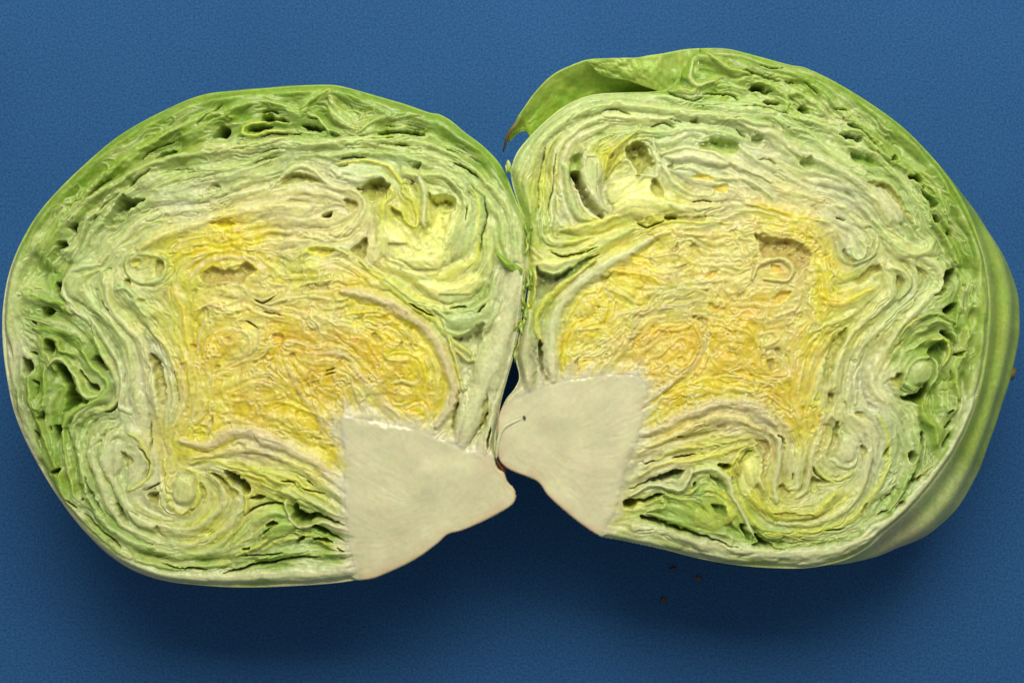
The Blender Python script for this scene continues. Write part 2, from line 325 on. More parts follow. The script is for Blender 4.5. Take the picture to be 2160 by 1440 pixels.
RIGHT_DATA = """
@R1
S 5 80|1130,290 1250,360 1400,430 1550,470 1625,455
S 4 70|1180,300 1300,380 1450,440
P 60|1220,288 1310,300 1385,352 1290,332
S 5 80|1620,432 1760,430 1850,420 1905,462
R 26 g2 9|1000,190 1100,230 1200,300 1330,315 1420,370 1530,400 1620,380
R 30 pg 10|1560,200 1540,290 1600,360 1720,340
R 18 g2 8|1640,90 1750,180 1850,240 2000,290
R 16 g2 8|1600,420 1640,380 1740,350
P 60 g0|1380,270 1480,290 1540,360 1430,340
R 34 pg 7|150,1030 230,900 340,730 460,610 600,510 760,435 1000,415 1250,420 1450,470 1700,510 1960,530 2160,580
R 28 pg 6|320,1330 290,1100 340,900 440,740 560,640 720,560 1000,500 1400,560 1800,600 2160,680
R 24 w 6|470,1440 500,1200 490,1050 540,860 640,720 820,620 1100,600 1400,620
R 30 w 6|640,1440 590,1280 550,1100 590,900 690,760 900,660
R 10 ly 6|430,1300 420,1100 440,900 560,720
R 10 ly 6|540,1340 520,1150 510,950 600,790
S 4 40|380,1300 400,1000 440,840
S 4 50|460,1360 490,1080 520,880
S 4 40|860,562 960,545 1085,580
P 180|630,1030 690,1000 718,1100 760,1200 825,1290 888,1345 860,1372 780,1322 720,1260 680,1160
P 60 g2|625,910 700,890 712,1000 640,1040
R 34 w 9|720,840 725,1000 760,1130 820,1230 900,1300
R 26 w 8|890,1330 880,1200 910,1100 1090,1040 1118,980 1085,925 1010,935
R 14 ly 9|1150,670 1050,760 960,850 900,950 880,1040
P 80 ol|910,910 960,870 950,940
P 85 ol|1050,830 1130,780 1200,820 1245,920 1272,960 1200,1000 1130,1085 1125,980 1070,910
R 20 w 9|1260,740 1265,850 1295,960 1280,1050 1190,1050 1050,1110 920,1180
P 45 ol|1240,1090 1290,1080 1325,1200 1255,1212
P 78 g2|1600,850 1680,790 1760,765 1880,782 1902,850 1850,892 1740,862
R 26 w 10|1310,890 1450,840 1600,855 1750,895 1900,970 2160,1090
R 20 w 8|1310,930 1360,1040 1450,1130 1560,1190 1700,1200
R 20 c 8|1400,1000 1540,990 1680,1060 1800,1060 1960,1080 2160,1200
P 35 ol|1350,980 1400,960 1390,1010
P 45 y|1560,1060 1640,1040 1720,1070 1640,1090
P 35 y|1690,1130 1800,1110 1830,1140 1760,1170
S 4 50|1545,1252 1640,1238 1710,1262
P 160|1335,1352 1400,1345 1430,1362 1400,1382 1345,1382
P 70 ol|1420,1352 1520,1362 1638,1350 1638,1390 1500,1388 1420,1380
S 5 80|1115,1410 1220,1428 1335,1385
S 5 40|1250,665 1340,645 1425,690
S 4 30|1380,620 1480,650
S 3 50|1895,695 1955,760
S 3 40|1870,602 1920,612
P 30|2020,770 2060,730 2090,780 2050,800
P 25|1540,640 1590,610 1600,650
R 24 pg 5|900,740 1100,690 1300,720 1500,700 1800,720 2100,820
R 24 w 6|1250,800 1400,780 1560,720 1640,760 1560,840
R 26 w 6|960,1320 1100,1260 1300,1240 1500,1300 1700,1290
R 22 ly 6|570,1440 700,1430 880,1390 1020,1330 1200,1340 1330,1400
R 20 c 5|1500,1440 1700,1420 1850,1330 2000,1300 2160,1350
@R2
P 60|150,208 250,222 335,220 260,238
P 110|80,372 130,330 180,350 262,408 150,392
P 90|180,482 250,468 308,490 240,502
P 100|455,540 500,510 548,572 500,565
P 70|345,328 420,342 380,345
S 4 70|505,328 560,370 618,418
S 4 60|725,518 815,548
S 3 50|790,580 810,610
P 130|830,640 880,640 945,702 880,670
S 5 80|930,690 1055,805
P 160|775,742 800,715 900,735 942,770 900,778
P 85 g1|868,862 1000,910 1065,1000 960,965 872,930
P 100|1295,1042 1370,1045 1392,1095 1350,1085
P 110|1390,1130 1440,1200 1505,1265 1470,1290 1420,1200
P 90|1470,1350 1535,1390 1480,1412
P 85 ol|985,1090 1100,1105 1200,1200 1305,1340 1290,1392 1180,1250 1080,1140
S 4 40|0,240 200,290 310,322
S 3 50|0,505 200,522 380,572
P 30|100,770 140,730 180,770 140,800
P 30|470,940 540,900 590,950 520,980
P 30|1160,930 1190,880 1215,930
S 4 30|140,908 230,930 295,972
R 22 g2 7|0,320 120,300 260,360 360,450 350,540
R 22 g2 7|350,450 430,420 560,480 640,560
R 20 g1 5|0,130 200,210 340,260 480,290 660,420 840,590 1020,740 1180,900 1350,1060 1500,1240 1590,1440
R 22 pg 5|350,580 600,650 760,700 860,810 1000,860 1150,1010 1320,1180 1400,1300 1440,1440
R 26 pg 6|0,570 300,620 560,770 760,900 950,1040 1090,1090 1220,1220 1320,1420
R 26 w 6|0,650 250,740 450,860 700,960 880,1080 1020,1200 1150,1400
R 24 w 6|0,830 200,960 400,1070 640,1160 850,1230 980,1330 1060,1440
R 22 c 5|0,980 180,1080 400,1180 640,1230 800,1300
R 16 y 5|60,1260 250,1300 450,1360 640,1400
R 20 pg 6|880,820 1020,870 1140,1000
R 18 g2 6|760,700 900,690 1010,800 1120,890 1260,1000
R 18 g2 6|1320,1000 1420,1080 1530,1230 1600,1380
@R3
R 34 pg 8|330,385 420,440 520,445 640,390 760,310 900,220 1100,120
R 24 pg 8|310,250 400,330 560,370 700,340 820,270
P 110 g0|560,470 700,360 835,312 790,345 690,430 600,500
S 5 60|470,270 560,320 700,300 830,255
P 120 gy|362,400 420,445 540,455 640,425 560,520 400,640 352,650 368,500
R 58 w 11|1240,190 1050,300 860,420 690,540 580,660 510,780 478,950 475,1100 490,1270
R 26 ly 9|800,370 600,530 480,620 385,740 375,880 400,985
R 66 gw 12|300,740 285,950 280,1100 310,1330
P 120|385,985 405,985 415,1140 440,1275 415,1280 395,1150
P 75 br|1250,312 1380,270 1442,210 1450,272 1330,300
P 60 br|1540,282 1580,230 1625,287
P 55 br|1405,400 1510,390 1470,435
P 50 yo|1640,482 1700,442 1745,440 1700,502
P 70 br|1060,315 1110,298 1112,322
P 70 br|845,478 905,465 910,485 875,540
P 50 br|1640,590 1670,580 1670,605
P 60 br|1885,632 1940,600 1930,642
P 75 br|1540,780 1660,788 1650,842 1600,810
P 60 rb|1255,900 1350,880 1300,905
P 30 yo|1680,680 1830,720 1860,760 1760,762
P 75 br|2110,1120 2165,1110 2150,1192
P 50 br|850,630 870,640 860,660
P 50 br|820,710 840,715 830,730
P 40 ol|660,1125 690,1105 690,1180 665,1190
R 18 gp 7|1070,950 1110,870 1160,780 1300,725 1450,690 1640,640
R 24 c 7|830,1210 950,1060 1040,960 1090,890
R 20 gp 7|1190,1440 1350,1330 1500,1210 1610,1080 1660,960 1670,870
R 16 yo 6|1120,960 1240,900 1420,880 1560,860 1620,940
R 14 ly 8|1210,130 1300,75 1500,60 1660,75 1860,60
R 18 c 7|1200,200 1350,140 1500,160 1700,170 1900,140
R 18 c 7|1420,260 1450,210 1560,200 1620,290 1740,310 1900,260
R 16 c 6|1280,320 1440,300 1560,380 1720,400 1880,440 2000,420
R 14 y 6|700,560 850,450 1020,440 1200,470 1300,540
R 14 y 6|900,420 1060,330 1200,360 1280,450
R 14 y 5|600,820 700,640 820,590 900,680 880,800
R 14 y 5|570,1200 580,1000 640,850 740,800
R 14 c 5|700,900 820,880 940,940 1000,880
R 12 c 5|940,580 1060,640 1180,740 1280,620 1500,560
R 12 yo 5|1300,1100 1420,960 1560,960 1580,1080 1480,1180
R 14 c 5|640,1080 700,1050 800,1060 860,1000
R 14 y 5|680,1190 700,1120 790,1110
R 14 yo 5|1700,900 1820,880 1960,900 2040,1000 2020,1150
R 14 c 5|2100,900 2080,1020 2130,1100
R 12 y 5|1300,1400 1500,1300 1700,1250 1900,1300 2100,1350
R 12 yo 5|1700,1100 1760,1200 1900,1180 2000,1240
@R4
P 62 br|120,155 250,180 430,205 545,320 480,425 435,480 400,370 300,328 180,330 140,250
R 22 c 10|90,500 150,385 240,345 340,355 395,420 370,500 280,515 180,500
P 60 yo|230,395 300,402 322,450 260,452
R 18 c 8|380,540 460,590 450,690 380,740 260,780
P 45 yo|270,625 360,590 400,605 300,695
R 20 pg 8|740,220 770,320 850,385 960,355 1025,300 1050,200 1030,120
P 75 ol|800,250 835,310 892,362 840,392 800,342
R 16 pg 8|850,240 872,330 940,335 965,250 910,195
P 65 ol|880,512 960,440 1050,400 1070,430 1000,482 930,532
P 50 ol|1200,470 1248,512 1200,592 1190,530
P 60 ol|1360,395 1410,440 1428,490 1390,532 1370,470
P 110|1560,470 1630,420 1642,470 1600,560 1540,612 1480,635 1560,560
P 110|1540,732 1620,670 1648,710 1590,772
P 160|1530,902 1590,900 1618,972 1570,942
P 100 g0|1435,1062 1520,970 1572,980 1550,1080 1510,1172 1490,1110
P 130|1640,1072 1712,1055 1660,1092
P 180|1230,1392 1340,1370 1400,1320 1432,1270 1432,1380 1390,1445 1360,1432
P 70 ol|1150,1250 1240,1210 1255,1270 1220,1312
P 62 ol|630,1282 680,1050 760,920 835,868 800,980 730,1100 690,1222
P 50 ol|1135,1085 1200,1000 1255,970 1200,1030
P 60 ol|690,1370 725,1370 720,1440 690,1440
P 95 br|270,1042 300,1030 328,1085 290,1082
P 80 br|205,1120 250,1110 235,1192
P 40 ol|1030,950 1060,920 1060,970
S 4 60|730,20 800,45
S 4 60|1610,1200 1620,1290
P 80|1580,150 1600,135 1610,160
R 26 pg 7|1000,30 1100,150 1210,260 1340,320 1440,290 1480,220
R 28 w 8|1280,290 1480,390 1555,480 1535,580 1440,640 1330,740 1225,860 1100,1040 1000,1200 1005,1320 1090,1430
R 24 w 7|1080,400 1140,500 1150,600 1050,740 900,850 800,1010 730,1180 700,1320
R 24 w 7|1280,420 1330,540 1250,680 1100,830 950,1000 880,1200 890,1440
R 18 pg 6|1100,420 1240,440 1290,540 1210,640
R 20 w 6|1000,880 940,1060 860,1180 820,1440
R 20 pg 9|1440,1085 1340,1100 1270,1180 1265,1290 1340,1345
R 16 pg 9|1470,1100 1500,1200 1440,1310
R 16 ly 9|1470,960 1560,955 1592,1080 1540,1160
R 16 g2 8|1370,800 1480,765 1600,800 1640,830
R 18 g2 8|1430,860 1500,820 1600,860 1630,960
R 14 ly 7|1220,930 1300,840 1380,800
R 16 ly 5|560,300 600,450 580,600 600,720 640,900
R 18 c 5|560,880 640,860 760,820 860,760
R 18 y 5|580,540 640,640 760,680 900,620 1020,560
R 16 c 6|480,1080 540,980 620,900
R 16 c 6|150,920 250,900 300,960 200,1010
R 16 c 7|180,1090 250,1060 330,1110 300,1190 220,1210
R 14 yo 5|380,1000 460,900 520,840
R 14 c 5|440,1420 460,1250 500,1130
R 18 w 5|560,1440 600,1280 640,1180
R 14 y 5|0,860 80,860 120,940 90,1040
R 12 yo 5|40,1150 120,1230 240,1260 340,1300
R 12 yo 5|100,1380 220,1340 330,1400
R 18 g2 6|1660,420 1690,560 1670,700 1650,860
R 18 g2 6|1440,60 1520,130 1600,250 1660,380
R 20 g2 6|1740,900 1700,1060 1640,1180 1660,1400
R 14 c 5|0,120 120,100 260,140 420,160
@R5
R 14 gw 8|45,560 62,420 100,310 180,258 262,228
P 60|262,215 275,205 285,222 272,232
R 58 pk 10|1160,340 1350,275 1500,195 1700,130 1900,110 2050,170 2180,270
R 28 c 8|1140,480 1400,360 1580,270 1740,220 1900,230 2060,300
R 18 ly 6|1170,600 1400,470 1600,430 1800,400 1960,360
R 18 ly 6|1150,650 1350,560 1600,520 1800,470 1960,420
S 4 60|1400,520 1480,500 1570,490
S 4 50|1430,365 1480,360
S 4 60|1180,572 1270,548
P 70 br|1570,410 1650,432 1600,440
P 45 c|1740,300 1785,280 1805,320 1770,345
P 110|1070,755 1250,680 1380,620 1495,608 1420,650 1370,680 1240,712
P 60 g0|1370,650 1480,620 1440,680 1390,690
R 22 w 12|1080,820 1200,740 1340,735 1460,765 1520,690 1545,610
P 150|1018,880 1060,855 1150,850 1250,810 1345,788 1280,832 1150,882 1120,912 1050,925
P 140|1150,965 1235,975 1350,1010 1560,1072 1750,1150 1900,1205 1740,1165 1540,1095 1330,1040 1180,995
R 16 g2 9|1190,880 1290,835 1335,870 1300,910 1200,930
R 18 g2 8|1340,800 1450,830 1560,900 1600,960
R 14 g2 8|1210,950 1400,990 1600,1060 1800,1100
R 26 ly 8|1600,780 1680,750 1780,800 1880,900 1930,1020
R 16 ly 8|1550,740 1545,790 1500,800
P 140|1750,572 1835,562 1832,612 1780,592
P 85 ol|1870,650 1895,560 1960,480 1995,470 1925,570 1905,660
R 14 ly 10|1830,680 1850,560 1940,450 2060,400
P 120 br|2015,380 2100,384 2145,450 2110,502 2090,432
P 80 br|2085,690 2088,560 2110,500 2125,520 2105,600
P 120|1545,770 1560,720 1590,705 1570,760
P 70 g0|1690,650 1790,700 1805,800 1740,722
R 24 w 11|1540,640 1620,600 1720,605 1810,680 1840,800 1910,900 1965,1030 2000,1110
P 40 g0|1670,890 1800,890 1810,980 1730,950
P 90|1920,1040 1945,1040 1985,1140 1950,1130
P 180|2010,1098 2060,1120 2165,1180 2100,1192 1995,1185 2060,1160
R 46 w 9|1100,1060 1300,1070 1500,1130 1750,1200 2000,1250 2200,1290
R 20 w 6|2000,420 2080,560 2060,680 2100,760
R 34 ly 5|1900,540 1960,640 2000,760 2080,880
@R6
P 170|95,1098 160,1130 240,1185 345,1222 200,1192 85,1187 140,1160
S 5 70|20,1040 50,1130
R 30 ly 7|0,500 10,640 70,770 170,880 310,960 480,960 620,900 720,800
R 30 ly 6|20,850 80,980 200,1080 400,1100 600,1080 800,1000 950,880 1060,720 1130,520 1130,330 1040,190
R 28 w 6|300,1010 540,1020 760,940 900,790 980,600 990,400 950,280 860,200
R 26 w 6|640,260 690,200 740,240
R 26 w 8|640,180 620,330 560,480 540,620 520,760 430,830
R 30 w 10|240,330 300,400 290,560 265,720 290,850
R 24 w 7|400,480 430,620 440,740 380,760
S 4 40|405,640 410,700
P 62 ol|680,550 655,510 700,400 740,250 768,260 740,390 705,480
P 60 ol|680,40 722,38 728,120 690,142
P 50 ol|810,110 825,110 820,190
P 40 ol|920,420 965,460 940,545
R 24 w 8|790,330 870,420 890,520 840,600 760,560 700,540
P 60 ol|560,670 600,680 705,702 590,732 540,782
P 80 ol|310,720 385,782 350,832 310,802
P 60 ol|240,820 292,870 262,860
P 115 br|120,380 200,385 245,450 195,540 180,640 172,540 205,460 150,410
P 80|290,345 345,390 358,430 335,415
P 60|1095,520 1145,450 1130,510
P 140|1390,330 1418,370 1400,475 1380,400
P 60|1300,500 1345,480 1330,575
P 80|1265,780 1310,680 1335,640 1345,690 1300,740
P 150|1350,700 1382,658 1375,690
P 160|1170,915 1230,850 1245,870
P 80|1105,840 1155,798 1130,830
P 70|1050,960 1105,915 1080,950
P 40 ol|255,945 400,938 580,960 420,985
S 5 50|560,600 600,655 670,695
P 45 ol|915,960 960,870 975,920 940,980
R 14 ly 8|570,580 640,660 760,690 855,630
P 45 ol|880,180 940,180 1010,240 950,220
S 5 40|650,1080 800,1050
R 16 g2 8|1640,70 1645,150 1590,175 1560,130
S 6 80|1575,190 1625,168
S 6 70|1555,305 1615,235
S 8 60|1545,445 1610,320
R 20 g2 7|1390,120 1400,230 1480,300 1500,420
R 18 g2 7|1340,330 1360,480 1310,640 1230,790 1120,930
R 16 ly 7|1300,700 1390,640 1460,560
R 58 w 10|1880,-60 1790,150 1670,380 1520,590 1350,790 1160,970 950,1120 700,1230 400,1250 0,1220 -100,1200
R 20 g1 5|1600,400 1480,600 1300,800 1120,960 900,1100 600,1180 300,1220
@R1
B 16 w|730,900 820,880 880,1000 870,1180 900,1290 830,1230 760,1120
B 14 pg|560,950 630,960 640,1100 700,1290 790,1380 700,1400 620,1330 570,1150
B 14 lt|920,1090 1080,1040 1120,990 1200,1040 1100,1150 960,1250 900,1200
B 14 lt|930,1310 1060,1140 1240,1080 1330,1200 1380,1300 1260,1350 1100,1380
B 12 w|1340,900 1500,860 1700,890 1850,950 1780,1000 1560,960 1400,960
@R2
B 10 w|1000,1080 1120,1150 1250,1300 1230,1420 1120,1380 1040,1220
@R3
B 12 lt|350,390 450,330 640,330 760,270 700,350 600,400 480,440
@R4
B 6 pg|1290,1170 1340,1110 1430,1110 1470,1180 1440,1270 1340,1320 1280,1270
@R5
B 12 ly|1600,840 1700,780 1800,850 1900,960 1820,1050 1700,1000
B 12 lt|1880,700 1960,560 2050,470 2080,600 2060,720 1960,820
B 10 g2|1250,900 1400,850 1600,900 1750,1000 1700,1090 1400,1000
@R6
B 10 lt|20,560 100,560 160,640 130,760 60,720
B 5 w|780,350 880,400 880,520 800,580 740,500
"""
# pigment seen across the cut: face position and colour name
LEFT_COL = """150,400,g1 300,290,g1 450,215,g1 600,198,g1 750,210,g1 900,252,g1 1000,315,g1 1060,385,g1 60,520,g2 30,620,pg 15,750,w 40,950,w
120,1080,w 250,1190,w 450,1225,w 650,1220,w 230,370,g1 330,312,g1 420,290,g1 520,255,g1 640,260,g1 690,225,g2 800,268,g2 900,290,g2 960,300,g1 120,560,g1
90,650,g1 100,720,g1 110,790,g1 160,830,g2 120,880,g1 120,960,g1 160,1030,g1 220,1120,g1 300,1170,g2 420,1185,g2 560,1180,g1 640,1120,g1 690,1145,g1
600,1080,g2 330,370,pg 450,330,pg 600,305,pg 750,310,pg 880,335,pg 960,350,pg 230,470,pg 170,540,pg 170,600,pg 230,700,pg 190,760,g2 280,800,w 300,880,w
230,900,pg 200,960,pg 250,1040,pg 330,1100,pl 450,1110,ly 400,1000,pl 300,980,w 330,1050,w 400,430,w 550,420,c 650,400,c 700,450,c 600,360,pg 700,370,w 330,600,pl
360,680,ly 300,540,pl 400,760,y 350,560,ly 330,760,w 460,510,y 520,500,y 400,540,y 410,590,ly 600,500,c 690,560,c 480,620,c 560,640,c 500,700,c
440,730,yo 420,700,y 520,760,c 600,720,yo 600,780,yo 750,620,y 800,680,y 700,660,c 760,740,yo 860,720,y 900,800,y 910,870,y 850,870,y 830,800,yo 700,810,yo 620,860,y
550,850,yo 460,880,y 430,920,y 640,940,y 680,960,y 700,870,yo 750,850,c 360,960,y 350,880,pl 380,830,c 640,560,ly 740,590,y 640,480,c
850,420,ly 870,500,ly 930,480,lt 980,430,pg 1030,430,pg 1050,520,g2 900,560,lt 940,620,lt 860,520,lt 830,540,lt 980,540,lt 820,590,ly 900,640,ly 960,690,pg 1000,630,g2
1070,600,w 1060,700,w 1030,800,w 1000,870,w 960,880,w 520,930,pk 600,960,pk 560,1000,ly 640,1015,ly 690,1050,pg 600,1030,ly 500,1080,pl
780,380,pg 750,500,c 780,540,c 1080,560,w 1095,500,pg 1030,340,g1 1085,450,pg 650,1170,pg"""
RIGHT_COL = """1120,310,pg 1180,260,pg 1300,210,pg 1420,215,pg 1600,230,pg 1110,400,g2 1140,480,g2 1180,550,pg 1150,520,ly 1150,380,ly 1200,320,pl 1190,430,w
1250,280,pg 1400,260,pg 1280,340,ly 1330,400,pl 1300,330,ly 1260,400,w 1400,420,ly 1350,340,pg 1450,330,w 1450,400,c 1540,390,c 1500,300,pg 1600,350,w 1700,330,pg
1290,480,ly 1230,520,ly 1250,600,w 1400,480,ly 1400,140,g1 1500,115,g1 1450,180,g1 1560,180,g2 1600,150,g1 1700,160,g1 1800,215,g1 1900,290,g1 1990,385,g1 1640,190,g2 1700,230,g2
1800,290,g1 1880,350,g2 1950,420,g1 2040,470,g1 2070,600,g2 2075,700,g2 2000,480,g1 2020,560,g1 2010,640,g1 1990,700,g2 2030,760,g1 2000,830,g2 1960,860,g1 2010,900,g1 1980,960,g1 1930,1000,g1 1880,1070,g1
1820,1110,g2 1740,1140,g2 1620,1130,g1 1540,1110,g2 1480,1090,g1 1440,1080,g2 1400,1080,g2 1780,260,pg 1860,380,pg 1900,460,pg 1750,290,pg 1800,350,pg 1850,450,pl 1880,540,pl 1960,580,pg 1900,640,pg 1870,720,pl 1920,760,g2 1850,640,pl
1820,800,w 1850,850,w 1900,880,pg 1920,940,pg 1860,960,w 1880,1030,pg 1800,1060,pl 1820,950,w 1760,1090,ly 1660,1090,ly 1700,1030,pl 1600,1060,ly 1580,980,ly 1640,960,c 1700,930,pl 1740,880,pl 1760,1000,pl
1640,430,c 1560,430,c 1700,400,c 1800,420,w 1640,470,y 1700,490,y 1620,455,y 1760,430,w 1790,520,w 1750,560,y 1740,620,y 1800,600,ly 1830,560,pl 1780,680,ly 1720,720,y 1770,760,pl
1640,530,pk 1680,560,pk 1550,520,c 1450,490,c 1480,560,c 1560,580,c 1400,520,c 1330,560,y 1300,590,y 1230,640,y 1210,700,y 1190,770,y 1260,680,y 1300,640,y 1400,640,c 1470,640,c 1300,740,c 1260,720,c
1400,700,yo 1450,720,yo 1360,780,yo 1420,780,yo 1500,760,yo 1560,720,yo 1540,640,yo 1600,640,yo 1580,800,y 1650,780,yo 1640,840,yo 1500,830,y 1420,860,y 1450,860,yo 1660,700,c 1640,740,c 1680,620,c 1690,900,y 1700,860,y 1620,600,c
1500,870,pk 1560,860,pk 1620,890,pk 1450,920,c 1400,950,c 1480,950,ly 1540,960,ly 1400,980,w 1370,1010,w 1140,660,g2 1160,640,ly 1140,760,gy 1110,780,w 1190,790,c 1170,700,w 1330,1080,ly
1350,1140,w 1500,1170,w 1700,1180,w 1850,1120,w 1960,1010,w 2040,880,w 2075,780,pg 1300,1130,pg"""
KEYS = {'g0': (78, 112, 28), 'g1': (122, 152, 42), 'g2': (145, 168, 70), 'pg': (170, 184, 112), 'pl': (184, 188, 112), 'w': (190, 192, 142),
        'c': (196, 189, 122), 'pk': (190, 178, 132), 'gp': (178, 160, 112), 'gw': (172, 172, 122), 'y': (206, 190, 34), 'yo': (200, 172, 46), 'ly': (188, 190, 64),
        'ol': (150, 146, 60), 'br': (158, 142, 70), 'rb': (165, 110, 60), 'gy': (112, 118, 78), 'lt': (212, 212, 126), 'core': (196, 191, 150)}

# ------------------------------------------------------------ materials
def lin(c):
    c = np.asarray(c, dtype=np.float64) / 255.0
    return np.where(c <= 0.04045, c / 12.92, ((c + 0.055) / 1.055) ** 2.4)
KEYL = {k: lin(v) * (1.16 if k == 'core' else 1.17) for k, v in KEYS.items()}

def new_mat(name):
    m = bpy.data.materials.new(name); m.use_nodes = True
    nt = m.node_tree
    return m, nt, nt.nodes['Principled BSDF']

def flesh_material(name, rough, sss, coat, bump, mottle=0.16):
    m, nt, b = new_mat(name)
    at = nt.nodes.new('ShaderNodeAttribute'); at.attribute_name = 'pigment'
    tc = nt.nodes.new('ShaderNodeTexCoord')
    n1 = nt.nodes.new('ShaderNodeTexNoise'); n1.inputs['Scale'].default_value = 900; n1.inputs['Detail'].default_value = 4
    n2 = nt.nodes.new('ShaderNodeTexNoise'); n2.inputs['Scale'].default_value = 260; n2.inputs['Detail'].default_value = 5
    nt.links.new(tc.outputs['Object'], n1.inputs['Vector']); nt.links.new(tc.outputs['Object'], n2.inputs['Vector'])
    hs = nt.nodes.new('ShaderNodeHueSaturation')
    mr = nt.nodes.new('ShaderNodeMapRange'); mr.inputs['To Min'].default_value = 1 - mottle; mr.inputs['To Max'].default_value = 1 + mottle
    mr.inputs['From Min'].default_value = 0.25; mr.inputs['From Max'].default_value = 0.75
    nt.links.new(n1.outputs['Fac'], mr.inputs['Value']); nt.links.new(mr.outputs['Result'], hs.inputs['Value'])
    mh = nt.nodes.new('ShaderNodeMapRange'); mh.inputs['To Min'].default_value = 0.484; mh.inputs['To Max'].default_value = 0.516
    mh.inputs['From Min'].default_value = 0.25; mh.inputs['From Max'].default_value = 0.75
    nt.links.new(n2.outputs['Fac'], mh.inputs['Value']); nt.links.new(mh.outputs['Result'], hs.inputs['Hue'])
    nt.links.new(at.outputs['Color'], hs.inputs['Color']); nt.links.new(hs.outputs['Color'], b.inputs['Base Color'])
    rr = nt.nodes.new('ShaderNodeMapRange'); rr.inputs['To Min'].default_value = rough - 0.12; rr.inputs['To Max'].default_value = rough + 0.15
    nt.links.new(n2.outputs['Fac'], rr.inputs['Value']); nt.links.new(rr.outputs['Result'], b.inputs['Roughness'])
    b.inputs['Subsurface Weight'].default_value = sss
    b.inputs['Subsurface Radius'].default_value = (0.9, 0.95, 0.35)
    b.inputs['Subsurface Scale'].default_value = 0.002
    b.inputs['Specular IOR Level'].default_value = 0.4
    b.inputs['Coat Weight'].default_value = coat; b.inputs['Coat Roughness'].default_value = 0.13
    bp = nt.nodes.new('ShaderNodeBump'); bp.inputs['Strength'].default_value = bump; bp.inputs['Distance'].default_value = 0.0004
    nt.links.new(n1.outputs['Fac'], bp.inputs['Height']); nt.links.new(bp.outputs['Normal'], b.inputs['Normal'])
    return m
LEAF = flesh_material('leaf_flesh', 0.5, 0.6, 0.24, 0.32)
SKIN = flesh_material('leaf_skin', 0.45, 0.15, 0.06, 0.2)
CORE = flesh_material('core_flesh', 0.4, 0.4, 0.55, 0.14, 0.035)

# ------------------------------------------------------------ small geometry helpers
def P3(x, y, z=0.0):
    """face units (x right, y down, z out of the cut face) -> world"""
    return ORIGIN + AX * ((x - 1080) * S) + AY * ((720 - y) * S) + AN * (z * S)
OA = np.array(ORIGIN); AXA = np.array(AX); AYA = np.array(AY); ANA = np.array(AN)
def P3a(x, y, z):
    return OA + np.multiply.outer((x - 1080) * S, AXA) + np.multiply.outer((720 - y) * S, AYA) + np.multiply.outer(z * S, ANA)

def pts(t):
    return np.array([[float(v) for v in p.split(',')] for p in t.split()])
def smooth(p, n=4, closed=False):
    m = len(p); out = []
    if m < 3 and not closed:
        return p
    for i in range(m if closed else m - 1):
        p0 = p[(i - 1) % m] if closed or i > 0 else p[0]; p1 = p[i]; p2 = p[(i + 1) % m]
        p3 = p[(i + 2) % m] if closed or i + 2 < m else p[-1]
        for k in range(n):
            t = k / n
            out.append(0.5 * (2 * p1 + (p2 - p0) * t + (2 * p0 - 5 * p1 + 4 * p2 - p3) * t * t + (3 * p1 - p0 - 3 * p2 + p3) * t ** 3))
    if not closed:
        out.append(p[-1])
    return np.array(out)
def resample(p, n, closed=True):
    q = np.vstack([p, p[:1]]) if closed else p
    d = np.r_[0, np.cumsum(np.hypot(*np.diff(q, axis=0).T))]
    s = np.linspace(0, d[-1], n, endpoint=not closed)
    return np.stack([np.interp(s, d, q[:, 0]), np.interp(s, d, q[:, 1])], 1)

def seg_dist(X, Y, p):
    """distance to a polyline, the nearest position along it (0..1)"""
    best = np.full(X.shape, 1e9, np.float32); along = np.zeros(X.shape, np.float32)
    n = len(p) - 1
    for i in range(n):
        ax, ay = p[i]; bx, by = p[i + 1]
        dx, dy = bx - ax, by - ay; L = dx * dx + dy * dy + 1e-9
        t = np.clip(((X - ax) * dx + (Y - ay) * dy) / L, 0, 1)
        d = (X - ax - t * dx) ** 2 + (Y - ay - t * dy) ** 2
        m = d < best
        best = np.where(m, d, best); along = np.where(m, (i + t) / n, along)
    return np.sqrt(best), along
def inside(X, Y, p):
    c = np.zeros(X.shape, bool); n = len(p); j = n - 1
    for i in range(n):
        xi, yi = p[i]; xj, yj = p[j]
        if yi != yj:
            c ^= ((yi > Y) != (yj > Y)) & (X < (xj - xi) * (Y - yi) / (yj - yi) + xi)
        j = i
    return c
def sstep(a, b, x):
    t = np.clip((x - a) / (b - a), 0, 1); return t * t * (3 - 2 * t)

def vnoise(shape, cell, seed):
    """smooth noise in -1..1 on a grid, one feature per cell (cells in grid steps)"""
    rng = np.random.default_rng(seed)
    h, w = shape
    L = rng.uniform(-1, 1, (int(h / cell) + 4, int(w / cell) + 4)).astype(np.float32)
    def ax(n):
        f = np.arange(n, dtype=np.float32) / cell; i = f.astype(int); f = f - i
        return i, f * f * f * (f * (6 * f - 15) + 10)
    iy, fy = ax(h); ix, fx = ax(w)
    A = L[iy][:, ix]; B = L[iy][:, ix + 1]; C_ = L[iy + 1][:, ix]; D = L[iy + 1][:, ix + 1]
    fx = fx[None]; fy = fy[:, None]
    return (A * (1 - fx) + B * fx) * (1 - fy) + (C_ * (1 - fx) + D * fx) * fy
def blur(a, n):
    for _ in range(n):
        p = np.pad(a, 1, mode='edge')
        a = (p[1:-1, :-2] + 2 * p[1:-1, 1:-1] + p[1:-1, 2:]) / 4
        p = np.pad(a, 1, mode='edge')
        a = (p[:-2, 1:-1] + 2 * p[1:-1, 1:-1] + p[2:, 1:-1]) / 4
    return a
